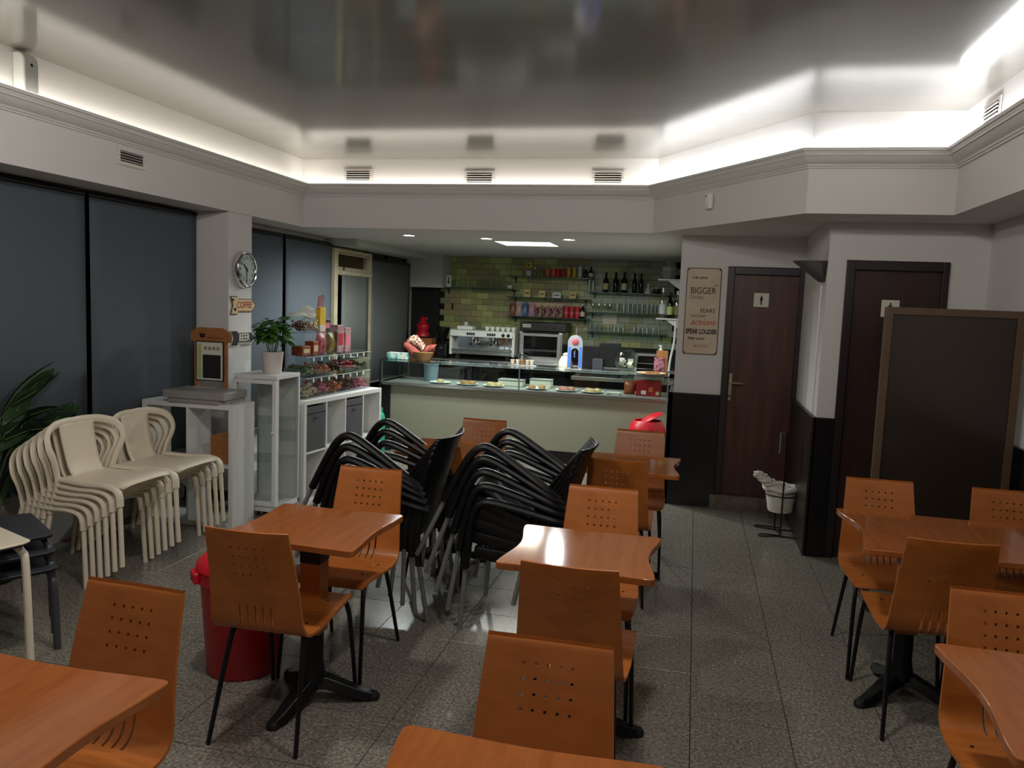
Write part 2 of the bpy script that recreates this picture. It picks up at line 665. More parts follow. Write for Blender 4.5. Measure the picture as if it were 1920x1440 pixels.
# cornice swept round the cove
prof = [(-0.03, 2.60), (0.0, 2.585), (0.012, 2.585), (0.014, 2.596), (0.022, 2.598), (0.024, 2.608), (0.036, 2.614), (0.052, 2.628), (0.066, 2.646), (0.074, 2.662), (0.082, 2.664), (0.084, 2.674), (0.094, 2.676), (0.096, 2.692), (0.088, 2.695), (0.082, 2.688), (0.078, 2.65), (-0.03, 2.642)]
loops = [[(x, y, z) for x, y in offset_poly(COVE, d)] for d, z in prof]
mb = MB()
n = len(COVE)
vs = [p for lp in loops for p in lp]
fs = []
k = len(prof)
for i in range(k):
    for j in range(n):
        j2 = (j + 1) % n
        i2 = (i + 1) % k
        fs.append((i * n + j, i * n + j2, i2 * n + j2, i2 * n + j))
mb.add(vs, fs)
struct(mb.build('trim_1', 'cornice', smooth=30), 'white moulded cornice running round the ceiling cove')

# bar end: pelmet over the window blinds, box wall over the dark doorway
struct(bx('trim_9', -4.0, -3.62, 8.08, 10.5, 2.235, 2.312, 'plaster_bar'), 'pelmet over the blinds on the window side of the bar')
struct(bx('wall_bar.001', -4.0, -3.44, 10.5, 10.9, 1.858, 2.312, 'plaster_bar'), 'pale box wall over the dark doorway of the bar')
struct(bx('door_3', -4.0, -3.58, 10.84, 10.9, 0, 1.86, 'black_matte'), 'dark doorway at the left end of the bar')

# green tile wall
wb = struct(bx('wall_tiled', -4.12, -0.03, 10.9, 11.0, 0, 2.311, 'grout'), 'green brick tile wall behind the bar shelves')
tcol = [('tile_olive', rgb(172, 176, 116)), ('tile_lime', rgb(188, 198, 128)), ('tile_brown', rgb(164, 156, 116)), ('tile_grey', rgb(160, 172, 150)), ('tile_deep', rgb(148, 152, 108))]
tmes = []
TW, TH = 0.161, 0.0835
for nme, c in tcol:
    mat(nme, c, 0.3, noise=(9, 3, tuple(v * 0.88 for v in c[:3]) + (1,)))
    mb = MB()
    a, bb, d = TW / 2 - 0.0012, TH / 2 - 0.0012, 0.008
    e = 0.002
    mb.add([(-a, 0, -bb), (a, 0, -bb), (a, 0, bb), (-a, 0, bb), (-a, -d + e, -bb), (a, -d + e, -bb), (a, -d + e, bb), (-a, -d + e, bb),
            (-a + e, -d, -bb + e), (a - e, -d, -bb + e), (a - e, -d, bb - e), (-a + e, -d, bb - e)],
           [(0, 1, 2, 3)] + [(i, (i + 1) % 4, 4 + (i + 1) % 4, 4 + i) for i in range(4)] + [(4 + i, 4 + (i + 1) % 4, 8 + (i + 1) % 4, 8 + i) for i in range(4)] + [(8, 9, 10, 11)])
    tmes.append(mb.mesh('tile', nme, smooth=0))
rnd = random.Random(3)
nt_ = 0
for r_ in range(14):
    z = 1.141 + TH * (r_ + 0.5)
    for c_ in range(21):
        x = -3.52 + TW * (c_ + (0.5 if r_ % 2 else 0.0))
        if x > -0.22 or nt_ >= 300:
            continue
        # diagonal drift of lighter tiles, greyer to the right
        s = math.sin((c_ + r_ * 0.5) * 1.25 + 0.6) + rnd.uniform(-0.8, 0.8)
        if x > -1.5:
            kx = 3 if rnd.random() < 0.7 else (0 if s > 0 else 4)
        else:
            kx = 1 if s > 0.75 else (0 if s > 0.1 else (2 if rnd.random() < 0.6 else 4))
        t = bpy.data.objects.new('tile', tmes[kx])
        COL.objects.link(t)
        t.parent = wb
        t.location = (x, 10.9, z)
        nt_ += 1

# wainscot panels, step
def panel(name, x0, x1, y0, y1, z0, z1, m, label):
    return struct(bx(name, x0, x1, y0, y1, z0, z1, m, bevel=0.003), label)


panel('trim_2', -0.19, 0.241, 6.905, 6.94, 0, 0.975, 'black_panel', 'black wall panel under the poster')
panel('trim_3', -0.19, -0.15, 6.905, 7.5, 0, 0.975, 'black_panel', 'black panel wrapping the wall end by the counter')
panel('trim_4', 0.835, 0.97, 5.745, 5.774, 0, 0.98, 'black_panel', 'black wall panel left of the second toilet door')
panel('trim_5', 0.822, 0.852, 5.745, 6.94, 0, 0.98, 'brown_panel', 'dark brown wall panel on the return wall')
panel('trim_6', 1.61, 1.84, 5.745, 5.774, 0, 0.98, 'black_panel', 'black wall panel right of the second toilet door')
panel('trim_7', 1.81, 1.84, -2.6, 5.745, 0, 0.98, 'black_panel', 'black panel along the right wall')
struct(bx('step', 0.205, 0.852, 6.90, 7.1, 0, 0.115, 'step_stone', bevel=0.004), 'worn stone threshold step under the first toilet door')
struct(bx('trim_8', -4.0, -3.61, 5.62, 5.636, 0, 0.08, 'black_panel'), 'dark skirting round the pillar foot')

# ------------------------------------------------------------------ doors
def make_door(name, x0, x1, y, z0, ztop, leafmat, label):
    root = struct(bx(name, x0 + 0.05, x1 - 0.035, y + 0.03, y + 0.07, z0 + 0.005, ztop - 0.06, leafmat), label)
    mb = MB()
    mb.box(x0, x0 + 0.055, y - 0.012, y + 0.1, z0, ztop).box(x1 - 0.04, x1, y - 0.012, y + 0.1, z0, ztop).box(x0 + 0.055, x1 - 0.04, y - 0.012, y + 0.1, ztop - 0.06, ztop)
    mb.build('frame', 'door_frame', root, bevel=0.004)
    return root


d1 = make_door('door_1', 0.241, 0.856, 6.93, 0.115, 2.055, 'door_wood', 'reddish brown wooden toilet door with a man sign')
hp = bx('handle_plate', 0.303, 0.333, 6.952, 6.961, 0.93, 1.16, 'brass_handle', d1, 0.004)
mb = MB().tube([(0.318, 6.95, 1.085), (0.318, 6.915, 1.085), (0.335, 6.905, 1.085), (0.41, 6.905, 1.083), (0.418, 6.91, 1.08)], 0.008, 8)
mb.build('lever', 'brass_handle', hp)
MB().lathe([(0.009, 0), (0.009, 0.006), (0, 0.006)], 10).build('keyhole', 'black_metal', hp, loc=(0.318, 6.951, 0.97), rot=(PI / 2, 0, 0))
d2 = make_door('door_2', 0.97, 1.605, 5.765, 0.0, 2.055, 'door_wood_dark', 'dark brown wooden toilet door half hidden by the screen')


def person_pictogram(mb, cx, cz, h, skirt=False):
    """front-view silhouette in the XZ plane as thin prisms; y filled by caller"""
    polys = [[(cx + 0.085 * h * math.cos(a), cz + 0.41 * h + 0.085 * h * math.sin(a)) for a in [2 * PI * i / 12 for i in range(12)]]]
    w = 0.13 * h
    polys.append([(cx - w, cz + 0.30 * h), (cx + w, cz + 0.30 * h), (cx + w * 1.15, cz - 0.02 * h), (cx + w * 0.6, cz - 0.05 * h), (cx + w * 0.5, cz - 0.5 * h), (cx - w * 0.5, cz - 0.5 * h), (cx - w * 0.6, cz - 0.05 * h), (cx - w * 1.15, cz - 0.02 * h)])
    for p in polys:
        n0 = len(mb.v)
        mb.prism(p, 0, 0.0015)
        for i in range(n0, len(mb.v)):
            x, z, d = mb.v[i]
            mb.v[i] = (x, -d, z)
    return mb


for nm, x0, x1, y, z0, z1, lb in (('door_sign', 0.464, 0.584, 6.96, 1.731, 1.846, 'square white plate with a black man figure on the first toilet door'),
                                  ('door_sign', 1.213, 1.325, 5.795, 1.687, 1.801, 'square white plate with a small black figure on the second toilet door')):
    t = thing(nm, lb, 'sign', ((x0 + x1) / 2, y, (z0 + z1) / 2))
    a, b2 = (x1 - x0) / 2, (z1 - z0) / 2
    bx('plate', -a, a, -0.004, 0.0, -b2, b2, 'sign_white', t, 0.001)
    person_pictogram(MB(), 0, 0.0, 0.078).build('figure', 'ink', t, loc=(0, -0.0042, 0), smooth=0)

# ------------------------------------------------------------------ windows and blinds on the left wall
def window(name, y0, y1, z0, z1, label):
    root = struct(bx(name, -3.99, -3.975, y0, y1, z0, z1, 'night_glass'), label)
    mb = MB()
    mb.box(-4.0, -3.955, y0 - 0.03, y0, z0 - 0.03, z1 + 0.03).box(-4.0, -3.955, y1, y1 + 0.03, z0 - 0.03, z1 + 0.03)
    mb.box(-4.0, -3.955, y0, y1, z1, z1 + 0.03).box(-4.0, -3.955, y0, y1, z0 - 0.03, z0)
    ym = (y0 + y1) / 2
    mb.box(-3.974, -3.955, ym - 0.02, ym + 0.02, z0, z1)
    mb.build('frame', 'black_metal', root)
    return root


window('window_1', 3.0, 5.59, 0.45, 2.24, 'black night window behind the two large blinds')
window('window_2', 6.02, 8.03, 0.45, 2.24, 'black night window behind the blinds past the pillar')
window('window_3', 9.15, 10.45, 0.45, 2.24, 'dark window behind the blind next to the bar')
window('window_4', 0.2, 2.95, 0.45, 2.24, 'night window beside the viewer')


def blind(y0, y1, z0, z1, label, m='blind', X=-3.88, rail=True):
    t = thing('roller_blind', label, 'blind', (X, (y0 + y1) / 2, z0), group='roller blinds on the window wall')
    h = z1 - z0
    w = (y1 - y0) / 2
    rows = []
    for i in range(13):
        y = -w + 2 * w * i / 12
        rows.append([(0.004 * math.sin(i * 0.9), y, 0.02), (0.003 * math.sin(i * 0.9 + 1), y, h * 0.5), (0, y, h - 0.03)])
    MB().grid(rows).build('fabric', m, t, solid=0.0025)
    MB().tube([(0, -w, 0.015), (0, w, 0.015)], 0.012, 8).build('bottom_bar', m, t)
    MB().tube([(-0.015, -w - 0.005, h - 0.012), (-0.015, w + 0.005, h - 0.012)], 0.02, 12).build('roller', 'black_metal', t)
    return t


blind(2.15, 3.28, 0.42, 2.29, 'dark blue-grey roller blind at the left picture edge')
blind(3.30, 4.435, 0.42, 2.29, 'dark blue-grey roller blind left of the narrow window slit')
blind(4.475, 5.61, 0.42, 2.29, 'wide dark blue-grey roller blind between the slit and the pillar')
blind(5.985, 7.00, 0.42, 2.25, 'slate roller blind right behind the clock pillar', X=-3.9)
blind(7.055, 8.05, 0.42, 2.25, 'slate roller blind behind the candy jars', X=-3.9)
blind(9.12, 10.49, 0.62, 2.17, 'grey roller blind between the beige door and the bar end', 'blind_grey', X=-3.9)

# beige terrace door with transom
dr = struct(MB().box(-3.99, -3.87, 8.07, 8.155, 0, 2.21).box(-3.99, -3.87, 9.005, 9.09, 0, 2.21).box(-3.99, -3.87, 8.155, 9.005, 2.17, 2.21)
            .box(-3.99, -3.87, 8.155, 9.005, 1.93, 2.0).box(-3.99, -3.87, 8.155, 9.005, 0.88, 0.96).build('door_4', 'beige_paint', bevel=0.004), 'worn beige door frame with a transom window')
bx('pane', -3.96, -3.95, 8.155, 9.005, 2.0, 2.17, 'brown_glass', dr)
bx('pane', -3.96, -3.95, 8.155, 9.005, 0.96, 1.93, 'night_glass', dr)
bx('kick_panel', -3.96, -3.94, 8.155, 9.005, 0, 0.88, 'black_panel', dr)
MB().box(-3.905, -3.89, 8.17, 8.99, 2.0, 2.012).box(-3.905, -3.89, 8.17, 8.99, 2.15, 2.165).box(-3.905, -3.89, 8.17, 8.185, 2.012, 2.15).box(-3.905, -3.89, 8.975, 8.99, 2.012, 2.15).build('transom_sash', 'beige_paint', dr)
MB().tube([(-3.865, 8.30, 2.10), (-3.86, 8.285, 2.02), (-3.86, 8.27, 1.965)], 0.008, 6).build('transom_catch', 'black_metal', dr)
t = thing('door_blind', 'small grey roller blind on the beige door, white roller on top', 'blind', (-3.86, 8.6, 0.97))
MB().grid([[(0.004 * math.sin(i), -0.37 + 0.74 * i / 8, 0.0), (0.012 * math.sin(i * 0.8), -0.37 + 0.74 * i / 8, 0.5), (0, -0.37 + 0.74 * i / 8, 0.96)] for i in range(9)]).build('fabric', 'blind_grey', t, solid=0.0025)
MB().tube([(0, -0.42, 0.975), (0, 0.42, 0.975)], 0.028, 12).build('roller', 'beige_paint', t)

# ------------------------------------------------------------------ things on the pillar
FX = -3.61
t = thing('wall_clock', 'round chrome-rimmed wall clock on the pillar', 'clock', (FX, 5.835, 1.868))
RX = Matrix.Rotation(PI / 2, 4, 'Y')
MB().lathe([(0.118, 0.0), (0.148, 0.0), (0.150, 0.02), (0.146, 0.042), (0.134, 0.05), (0.126, 0.048), (0.122, 0.042), (0.118, 0.038)], 40, caps=False).xform(RX).build('rim', 'chrome', t)
MB().lathe([(0.123, 0.004), (0.123, 0.037)], 40).xform(RX).build('dial', 'white_enamel', t)
for i in range(12):
    a = i * PI / 6
    text('numeral', str(12 if i == 0 else i), 0.042, (0.0378, 0.094 * math.sin(a), 0.094 * math.cos(a)), FACE_X, 'ink', t)


def hand(name, ang, L, w):
    mb = MB().box(-w, w, -0.02, L, 0, 0.0015)
    o = mb.build(name, 'ink', t)
    # clockwise angle from 12, seen from +X
    o.matrix_local = Matrix.Translation((0.0395, 0, 0)) @ Matrix.Rotation(-ang, 4, 'X') @ Matrix(((0, 0, 1, 0), (1, 0, 0, 0), (0, 1, 0, 0), (0, 0, 0, 1)))
    return o


hand('hour_hand', R(10.5 * 30), 0.062, 0.005)
hand('minute_hand', R(180), 0.098, 0.0035)
MB().lathe([(0.008, 0.038), (0.008, 0.042), (0, 0.042)], 12).xform(RX).build('centre_cap', 'ink', t)
MB().lathe([(0.12, 0.0435), (0.06, 0.046), (0, 0.047)], 32).xform(RX).build('cover_glass', 'clear_glass', t)


def arrow_sign(name, label, z, h, w, face, edge, word, wordmat, extra):
    t = thing(name, label, 'sign', (FX, 5.655, z))
    def outline(s):
        x0, x1, hh = s, w - s, h / 2 - s
        return [(x0, -hh), (0.09, -hh), (0.10, -hh * 0.72), (x1 - 0.055, -hh * 0.72), (x1, 0), (x1 - 0.055, hh * 0.72), (0.10, hh * 0.72), (0.09, hh), (x0, hh), (x0 + 0.03, 0)]
    mp = Matrix(((0, 0, 1, 0), (1, 0, 0, 0), (0, 1, 0, 0), (0, 0, 0, 1)))
    MB().prism(outline(0), 0.004, 0.008).xform(mp).build('border', edge, t, smooth=0)
    MB().prism(outline(0.009), 0.0081, 0.0095).xform(mp).build('face', face, t, smooth=0)
    text('lettering', word, 0.074 if extra == 'cup' else 0.085, (0.0105, 0.195, 0.002), FACE_X, wordmat, t, bold=0.0016, sx=0.86, shear=0.12 if extra == 'cup' else 0)
    MB().box(0.0096, 0.0105, 0.10, 0.29, -h * 0.30, -h * 0.27).build('rule', wordmat, t, smooth=0)
    if extra == 'cup':
        MB().prism([(0.045, -0.045), (0.075, -0.045), (0.078, -0.02), (0.042, -0.02)], 0.0096, 0.0105).xform(mp).build('cup_mark', 'ink', t, smooth=0)
        MB().prism([(0.03 + 0.016 * math.cos(a), 0.045 + 0.012 * math.sin(a)) for a in [i * PI / 5 for i in range(10)]], 0.0096, 0.0105).xform(mp).build('bean_mark', 'ink', t, smooth=0)
    else:
        MB().box(0.0096, 0.0105, 0.13, 0.30, -h * 0.46, -h * 0.43).build('rule', 'ink', t, smooth=0)
    return t


mat('sign_cream', rgb(232, 202, 152), 0.6, noise=(20, 3, rgb(214, 180, 128)))
mat('sign_brown', rgb(72, 42, 30), 0.6)
mat('sign_rust', rgb(158, 62, 30), 0.6)
mat('sign_black', rgb(22, 22, 22), 0.5)
arrow_sign('arrow_sign', 'cream arrow sign reading COFFEE under the clock', 1.578, 0.15, 0.36, 'sign_cream', 'sign_brown', 'COFFEE', 'sign_rust', 'cup')
arrow_sign('arrow_sign', 'black arrow sign reading BEER below the coffee sign', 1.313, 0.135, 0.36, 'sign_black', 'sign_white', 'BEER', 'sign_white', 'none')

# ------------------------------------------------------------------ vents and small devices up on the walls
def vent(label, loc, rz, w=0.275, h=0.125, dark='vent_dark'):
    t = thing('air_vent', label, 'vent', loc, rz, 'air vents round the cove')
    f = 0.024
    MB().box(-w / 2, w / 2, -0.008, 0, -h / 2, -h / 2 + f).box(-w / 2, w / 2, -0.008, 0, h / 2 - f, h / 2).box(-w / 2, -w / 2 + f, -0.008, 0, -h / 2 + f, h / 2 - f).box(w / 2 - f, w / 2, -0.008, 0, -h / 2 + f, h / 2 - f).build('frame', 'vent_paint', t, bevel=0.002)
    bx('backing', -w / 2 + f, w / 2 - f, -0.001, 0.0, -h / 2 + f, h / 2 - f, dark, t)
    for i in range(4):
        z = -h / 2 + f + (h - 2 * f) * (i + 0.5) / 4
        s = MB().box(-w / 2 + f, w / 2 - f, -0.007, 0.006, -0.0014, 0.0014).build('slat', 'vent_paint', t)
        s.location = (0, -0.008, z)
        s.rotation_euler = (R(-12), 0, 0)
    for sx in (-1, 1):
        MB().lathe([(0.004, 0), (0.003, 0.002), (0, 0.002)], 8).build('screw', 'steel', t, loc=(sx * (w / 2 - f / 2), -0.008, 0), rot=(PI / 2, 0, 0))
    return t


vent('white air vent on the lit back wall, leftmost of three', (-3.074, 6.858, 2.781), 0)
vent('white air vent on the lit back wall, middle of three', (-1.928, 6.858, 2.766), 0)
vent('white air vent on the lit back wall, nearest the diagonal cove corner', (-0.797, 6.858, 2.769), 0)
vent('white air vent below the cornice above the blinds', (-3.598, 4.522, 2.513), PI / 2, 0.262, 0.115)
vent('air vent on the right cove wall half behind the cornice', (1.503, 4.90, 2.815), -PI / 2, 0.26, 0.125)

t = thing('wall_device', 'white rounded plastic unit above the cornice at the left', 'device', (-3.63, 3.695, 2.70))
pts = [(0, 0)] + [(0.08, 0.0), (0.08, 0.13)] + [(0.08 - 0.05 + 0.05 * math.cos(a), 0.16 + 0.055 * math.sin(a)) for a in [i * PI / 16 for i in range(1, 9)]] + [(0, 0.215)]
MB().prism(pts, -0.05, 0.05).xform(Matrix(((1, 0, 0, 0), (0, 0, 1, 0), (0, 1, 0, 0), (0, 0, 0, 1)))).build('body', 'white_enamel', t, bevel=0.012)
MB().lathe([(0.010, 0), (0.008, 0.003), (0, 0.003)], 12).build('sensor', 'black_matte', t, loc=(0.078, 0.0, 0.15), rot=(0, PI / 2, 0))
dvec = Vector((1.023, -1.52, 0)).normalized()
t = thing('alarm_sensor', 'small white alarm box on the diagonal fascia', 'sensor', (0.058, 6.135, 2.43), math.atan2(dvec.y, dvec.x))
MB().box(-0.03, 0.03, -0.035, -0.001, 0, 0.115).build('body', 'white_enamel', t, bevel=0.008)
bx('lens', -0.022, -0.012, -0.038, -0.035, 0.09, 0.1, 'black_matte', t)
bx('slot', -0.015, 0.015, -0.0365, -0.035, 0.012, 0.03, 'vent_paint', t)

# ------------------------------------------------------------------ bar ceiling lights
emitter('lamp_cool', (0.93, 1.0, 0.97, 1), 40)
emitter('lamp_panel', (1.0, 0.93, 0.78, 1), 3)
for x, y, lb in ((-2.81, 7.50, 'round recessed downlight nearest the beige door'), (-2.069, 7.69, 'round recessed downlight left of the ceiling panel light'), (-1.229, 7.62, 'round recessed downlight right of the ceiling panel light')):
    t = thing('downlight', lb, 'lamp', (x, y, SOFFIT), group='recessed downlights over the bar')
    MB().lathe([(0.05, -0.001), (0.062, -0.006), (0.066, -0.003), (0.066, 0.0)], 28, caps=False).build('ring', 'white_enamel', t)
    MB().lathe([(0.05, -0.003), (0.05, -0.001)], 28).build('diffuser', 'lamp_cool', t)
    d = bpy.data.lights.new('downlight_beam', 'SPOT')
    d.energy = 98
    d.color = (0.93, 1.0, 0.97)
    d.spot_size = R(172)
    d.spot_blend = 0.6
    d.shadow_soft_size = 0.05
    o = bpy.data.objects.new('downlight_beam', d)
    COL.objects.link(o)
    o.parent = t
    o.location = (0, 0, -0.02)
t = thing('panel_light', 'square flush ceiling panel light glowing warm over the bar', 'lamp', (-1.765, 8.21, SOFFIT))
bx('frame', -0.30, 0.30, -0.27, 0.27, -0.006, 0.0, 'white_enamel', t, 0.002)
bx('diffuser', -0.285, 0.285, -0.255, 0.255, -0.008, -0.006, 'lamp_panel', t)
d = bpy.data.lights.new('panel_glow', 'AREA')
d.shape = 'RECTANGLE'
d.size, d.size_y = 0.56, 0.5
d.energy = 16
d.color = (1.0, 0.95, 0.82)
o = bpy.data.objects.new('panel_glow', d)
COL.objects.link(o)
o.parent = t
o.location = (0, 0, -0.012)

# added opal dome lamps out of view, supplying the overhead light on the tables
emitter('added_lamp_warm', (1.0, 0.93, 0.84, 1), 6)
for x, y, lb in ((-1.75, 2.55, 'over the left row of tables'), (-0.1, 2.55, 'over the right row of tables'), (-1.75, 0.9, 'left, above the viewpoint'), (-0.1, 0.9, 'right, above the viewpoint')):
    t = thing('added_dome_lamp', 'added out-of-view opal dome ceiling lamp ' + lb, 'lamp', (x, y, CEIL), group='added dome lamps on the room ceiling')
    MB().lathe([(0.0, -0.03), (0.15, -0.03), (0.155, -0.02), (0.155, 0.0)], 28).build('mount', 'white_enamel', t)
    MB().lathe([(0.0, -0.10), (0.05, -0.096), (0.10, -0.078), (0.13, -0.05), (0.138, -0.0305)], 28).build('dome', 'added_lamp_warm', t)
    d = bpy.data.lights.new('added_dome_glow', 'SPOT')
    d.spot_size = R(180)
    d.spot_blend = 0.03
    d.energy = 74 if y > 1 else 34
    d.color = (1.0, 0.955, 0.90)
    d.shadow_soft_size = 0.09
    o = bpy.data.objects.new('added_dome_glow', d)
    COL.objects.link(o)
    o.parent = t
    o.location = (0, 0, -0.12)

# ------------------------------------------------------------------ poster, sconce, conduit, basket stand, screen
t = thing('wall_poster', 'rusty-edged metal poster with motivational lettering beside the door', 'poster', (0.048, 6.938, 1.675))
PW, PH = 0.143, 0.365
pl = MB().prism([(-PW + 0.015, -PH), (PW - 0.015, -PH), (PW, -PH + 0.015), (PW, PH - 0.015), (PW - 0.015, PH), (-PW + 0.015, PH), (-PW, PH - 0.015), (-PW, -PH + 0.015)], 0, 0.006)
YZ = Matrix(((1, 0, 0, 0), (0, 0, -1, 0), (0, 1, 0, 0), (0, 0, 0, 1)))
pl.xform(YZ).build('plate', 'rust', t, smooth=0)
w2, h2 = PW - 0.006, PH - 0.006
MB().prism([(-w2 + 0.017, -h2), (w2 - 0.017, -h2), (w2, -h2 + 0.017), (w2, h2 - 0.017), (w2 - 0.017, h2), (-w2 + 0.017, h2), (-w2, h2 - 0.017), (-w2, -h2 + 0.017)], 0.006, 0.0066).xform(YZ).build('print', 'poster', t, smooth=0)
for body, size, x, z, m, sx, sh, bold in (
        ('Let your', 0.036, -0.03, 0.285, 'ink', 1.0, 0.1, 0.0006), ('be', 0.026, 0.105, 0.222, 'ink', 1, 0, 0), ('BIGGER', 0.078, 0.0, 0.172, 'ink', 0.80, 0, 0.0),
        ('THAN', 0.042, -0.055, 0.115, 'ink_grey', 1, 0, 0), ('FEARS', 0.05, 0.045, 0.005, 'ink', 0.92, 0, 0), ('and your', 0.034, -0.03, -0.037, 'ink', 1, 0.1, 0),
        ('actions', 0.072, 0.01, -0.092, 'ink_red', 1.0, 0.45, 0.0), ('SPEAK LOUDER', 0.056, 0.0, -0.172, 'ink', 0.66, 0.08, 0.0018), ('than your', 0.036, -0.035, -0.228, 'ink', 1, 0.05, 0.0006),
        ('words', 0.05, 0.0, -0.29, 'ink_red', 1.0, 0.45, -0.0006)):
    text('lettering', body, size, (x, -0.0072, z), FACE_Y, m, t, sx=sx, shear=sh, bold=bold)
for sx in (-1, 1):
    for sz in (-1, 1):
        MB().lathe([(0.006, 0), (0.004, 0.003), (0, 0.003)], 8).build('rivet', 'rust', t, loc=(sx * (PW - 0.014), -0.0066, sz * (PH - 0.014)), rot=(PI / 2, 0, 0))

t = thing('wall_sconce', 'dark grey wedge-shaped wall uplighter on the return wall corner', 'lamp', (0.852, 5.90, 1.915))
sh = MB()
N = 14
top, bot = [], []
for i in range(N + 1):
    a = PI / 2 + PI * i / N
    top.append((0.215 * math.cos(a) - 0.0, 0.115 * math.sin(a), 0.135))
    bot.append((0.035 * math.cos(a), 0.05 * math.sin(a), 0.0))
sh.add(top + bot, [(i, i + 1, N + 2 + i, N + 1 + i) for i in range(N)] + [tuple(range(N + 1, 2 * N + 2))])
sh.build('shade', 'sconce', t, solid=0.006)
bx('back_plate', -0.008, 0.0, -0.05, 0.05, 0.02, 0.12, 'sconce', t)
tag(MB().box(-0.012, 0, -0.008, 0.008, 0, 0.92).build('cable_duct', 'plaster_white', loc=(0.851, 5.95, 0.985), bevel=0.002), 'thin white cable duct below the wall uplighter', 'duct')

# basket on a wire stand
BX, BY = 0.72, 6.32
t = thing('wire_stand', 'black wire floor stand holding the white basket, small frame on top', 'stand', (BX, BY, 0))
MB().tube([(0.0, -0.14, 0.012), (0.0, -0.14, 0.80)], 0.006, 8).build('pole', 'black_metal', t)
MB().tube([(-0.03, 0.0, 0.012), (-0.03, 0.0, 0.2)], 0.006, 8).build('post', 'black_metal', t)
MB().tube([(0.118 * math.cos(a), 0.118 * math.sin(a), 0.30) for a in [2 * PI * i / 28 for i in range(28)]], 0.004, 6, closed=True).build('hoop', 'black_metal', t)
MB().tube([(-0.03, 0.0, 0.16), (-0.03, 0.12, 0.16), (0.0, 0.118, 0.3)], 0.004, 6).build('arm', 'black_metal', t)
MB().tube([(0.0, -0.14, 0.30), (0.0, -0.116, 0.30)], 0.004, 6).build('arm', 'black_metal', t)
MB().tube(smooth_path([(0.14, -0.17, 0.008), (-0.02, -0.16, 0.008), (-0.13, -0.20, 0.008), (-0.16, -0.16, 0.008), (-0.1, -0.13, 0.008), (0.0, -0.14, 0.008)]), 0.005, 6).build('foot', 'black_metal', t)
MB().tube(smooth_path([(0.14, 0.05, 0.008), (0.0, 0.03, 0.008), (-0.13, 0.06, 0.008), (-0.17, 0.1, 0.008), (-0.1, 0.11, 0.008), (0.02, 0.1, 0.008)]), 0.005, 6).build('foot', 'black_metal', t)
MB().tube([(0.0, -0.14, 0.03), (-0.03, 0.0, 0.03), (-0.03, 0.09, 0.008)], 0.005, 6).build('spine', 'black_metal', t)
fr = MB().box(-0.03, 0.03, -0.004, 0.004, 0, 0.16).build('picture_frame', 'alu', t, bevel=0.003, loc=(-0.035, -0.15, 0.64), rot=(0, 0, R(55)))
bx('card', -0.022, 0.022, -0.0055, -0.0041, 0.012, 0.148, 'ink_grey', fr)
t = thing('wicker_basket', 'round white wicker basket held in the wire stand', 'basket', (BX, BY, 0.165))
mb = MB()
nw = 12
for i in range(nw):
    z = 0.012 + 0.155 * i / (nw - 1)
    r0 = 0.082 + 0.026 * i / (nw - 1)
    mb.tube([((r0 + 0.0035 * math.cos(k * PI + i * PI)) * math.cos(a), (r0 + 0.0035 * math.cos(k * PI + i * PI)) * math.sin(a), z) for k, a in enumerate([2 * PI * j / 36 for j in range(36)])], 0.0075, 6, closed=True)
mb.lathe([(0.084, 0.0), (0.084, 0.01)], 24)
mb.build('weave', 'wicker', t)
MB().tube([(0.122 * math.cos(a), 0.122 * math.sin(a), 0.185 + 0.006 * math.sin(5 * a)) for a in [2 * PI * i / 40 for i in range(40)]], 0.02, 8, closed=True).build('cloth_rim', 'wicker', t)
mb = MB()
rnd = random.Random(5)
for (cx, cy, cz, rr) in ((-0.05, -0.06, 0.205, 0.05), (-0.09, -0.07, 0.225, 0.045), (-0.125, -0.085, 0.25, 0.04), (-0.16, -0.09, 0.275, 0.042), (-0.185, -0.1, 0.295, 0.035), (-0.01, -0.04, 0.195, 0.045), (0.03, -0.06, 0.19, 0.035)):
    n0 = len(mb.v)
    mb.lathe([(0, -rr)] + [(rr * math.cos(a) * rnd.uniform(0.75, 1.15), rr * math.sin(a)) for a in [R(-60 + 24 * i) for i in range(6)]] + [(0, rr)], 8)
    for i in range(n0, len(mb.v)):
        x, y, z = mb.v[i]
        f = rnd.uniform(0.8, 1.15)
        mb.v[i] = (x * f * 1.25 + cx, y * f + cy, z * f * 0.8 + cz)
tag(mb.build('plastic_bag', 'wicker', smooth=0, loc=(BX, BY, 0.165)), 'crumpled white plastic bag hanging over the basket rim', 'bag')

# partition screen
t = thing('partition_screen', 'tall brown framed partition screen with dark glossy panel', 'screen', (1.06, 4.95, 0))
SW, SH = 0.725, 1.745
MB().box(0, 0.042, -0.02, 0.02, 0, SH).build('stile', 'screen_frame', t, bevel=0.003)
MB().box(SW - 0.042, SW, -0.02, 0.02, 0, SH).build('stile', 'screen_frame', t, bevel=0.003)
MB().box(0.042, SW - 0.042, -0.02, 0.02, SH - 0.042, SH).build('rail', 'screen_frame', t, bevel=0.003)
MB().box(0.042, SW - 0.042, -0.02, 0.02, 0.08, 0.13).build('rail', 'screen_frame', t, bevel=0.003)
bx('panel', 0.042, SW - 0.042, -0.006, 0.006, 0.13, SH - 0.042, 'screen_panel', t)
for x in (0.021, SW - 0.021):
    MB().box(x - 0.03, x + 0.03, -0.19, 0.19, 0, 0.035).build('foot', 'screen_frame', t, bevel=0.004)

# ------------------------------------------------------------------ plywood chairs
def lerp_table(tab, s):
    for i in range(len(tab) - 1):
        if s <= tab[i + 1][0]:
            a, b = tab[i], tab[i + 1]
            t = (s - a[0]) / (b[0] - a[0])
            return a[1] + (b[1] - a[1]) * t
    return tab[-1][1]


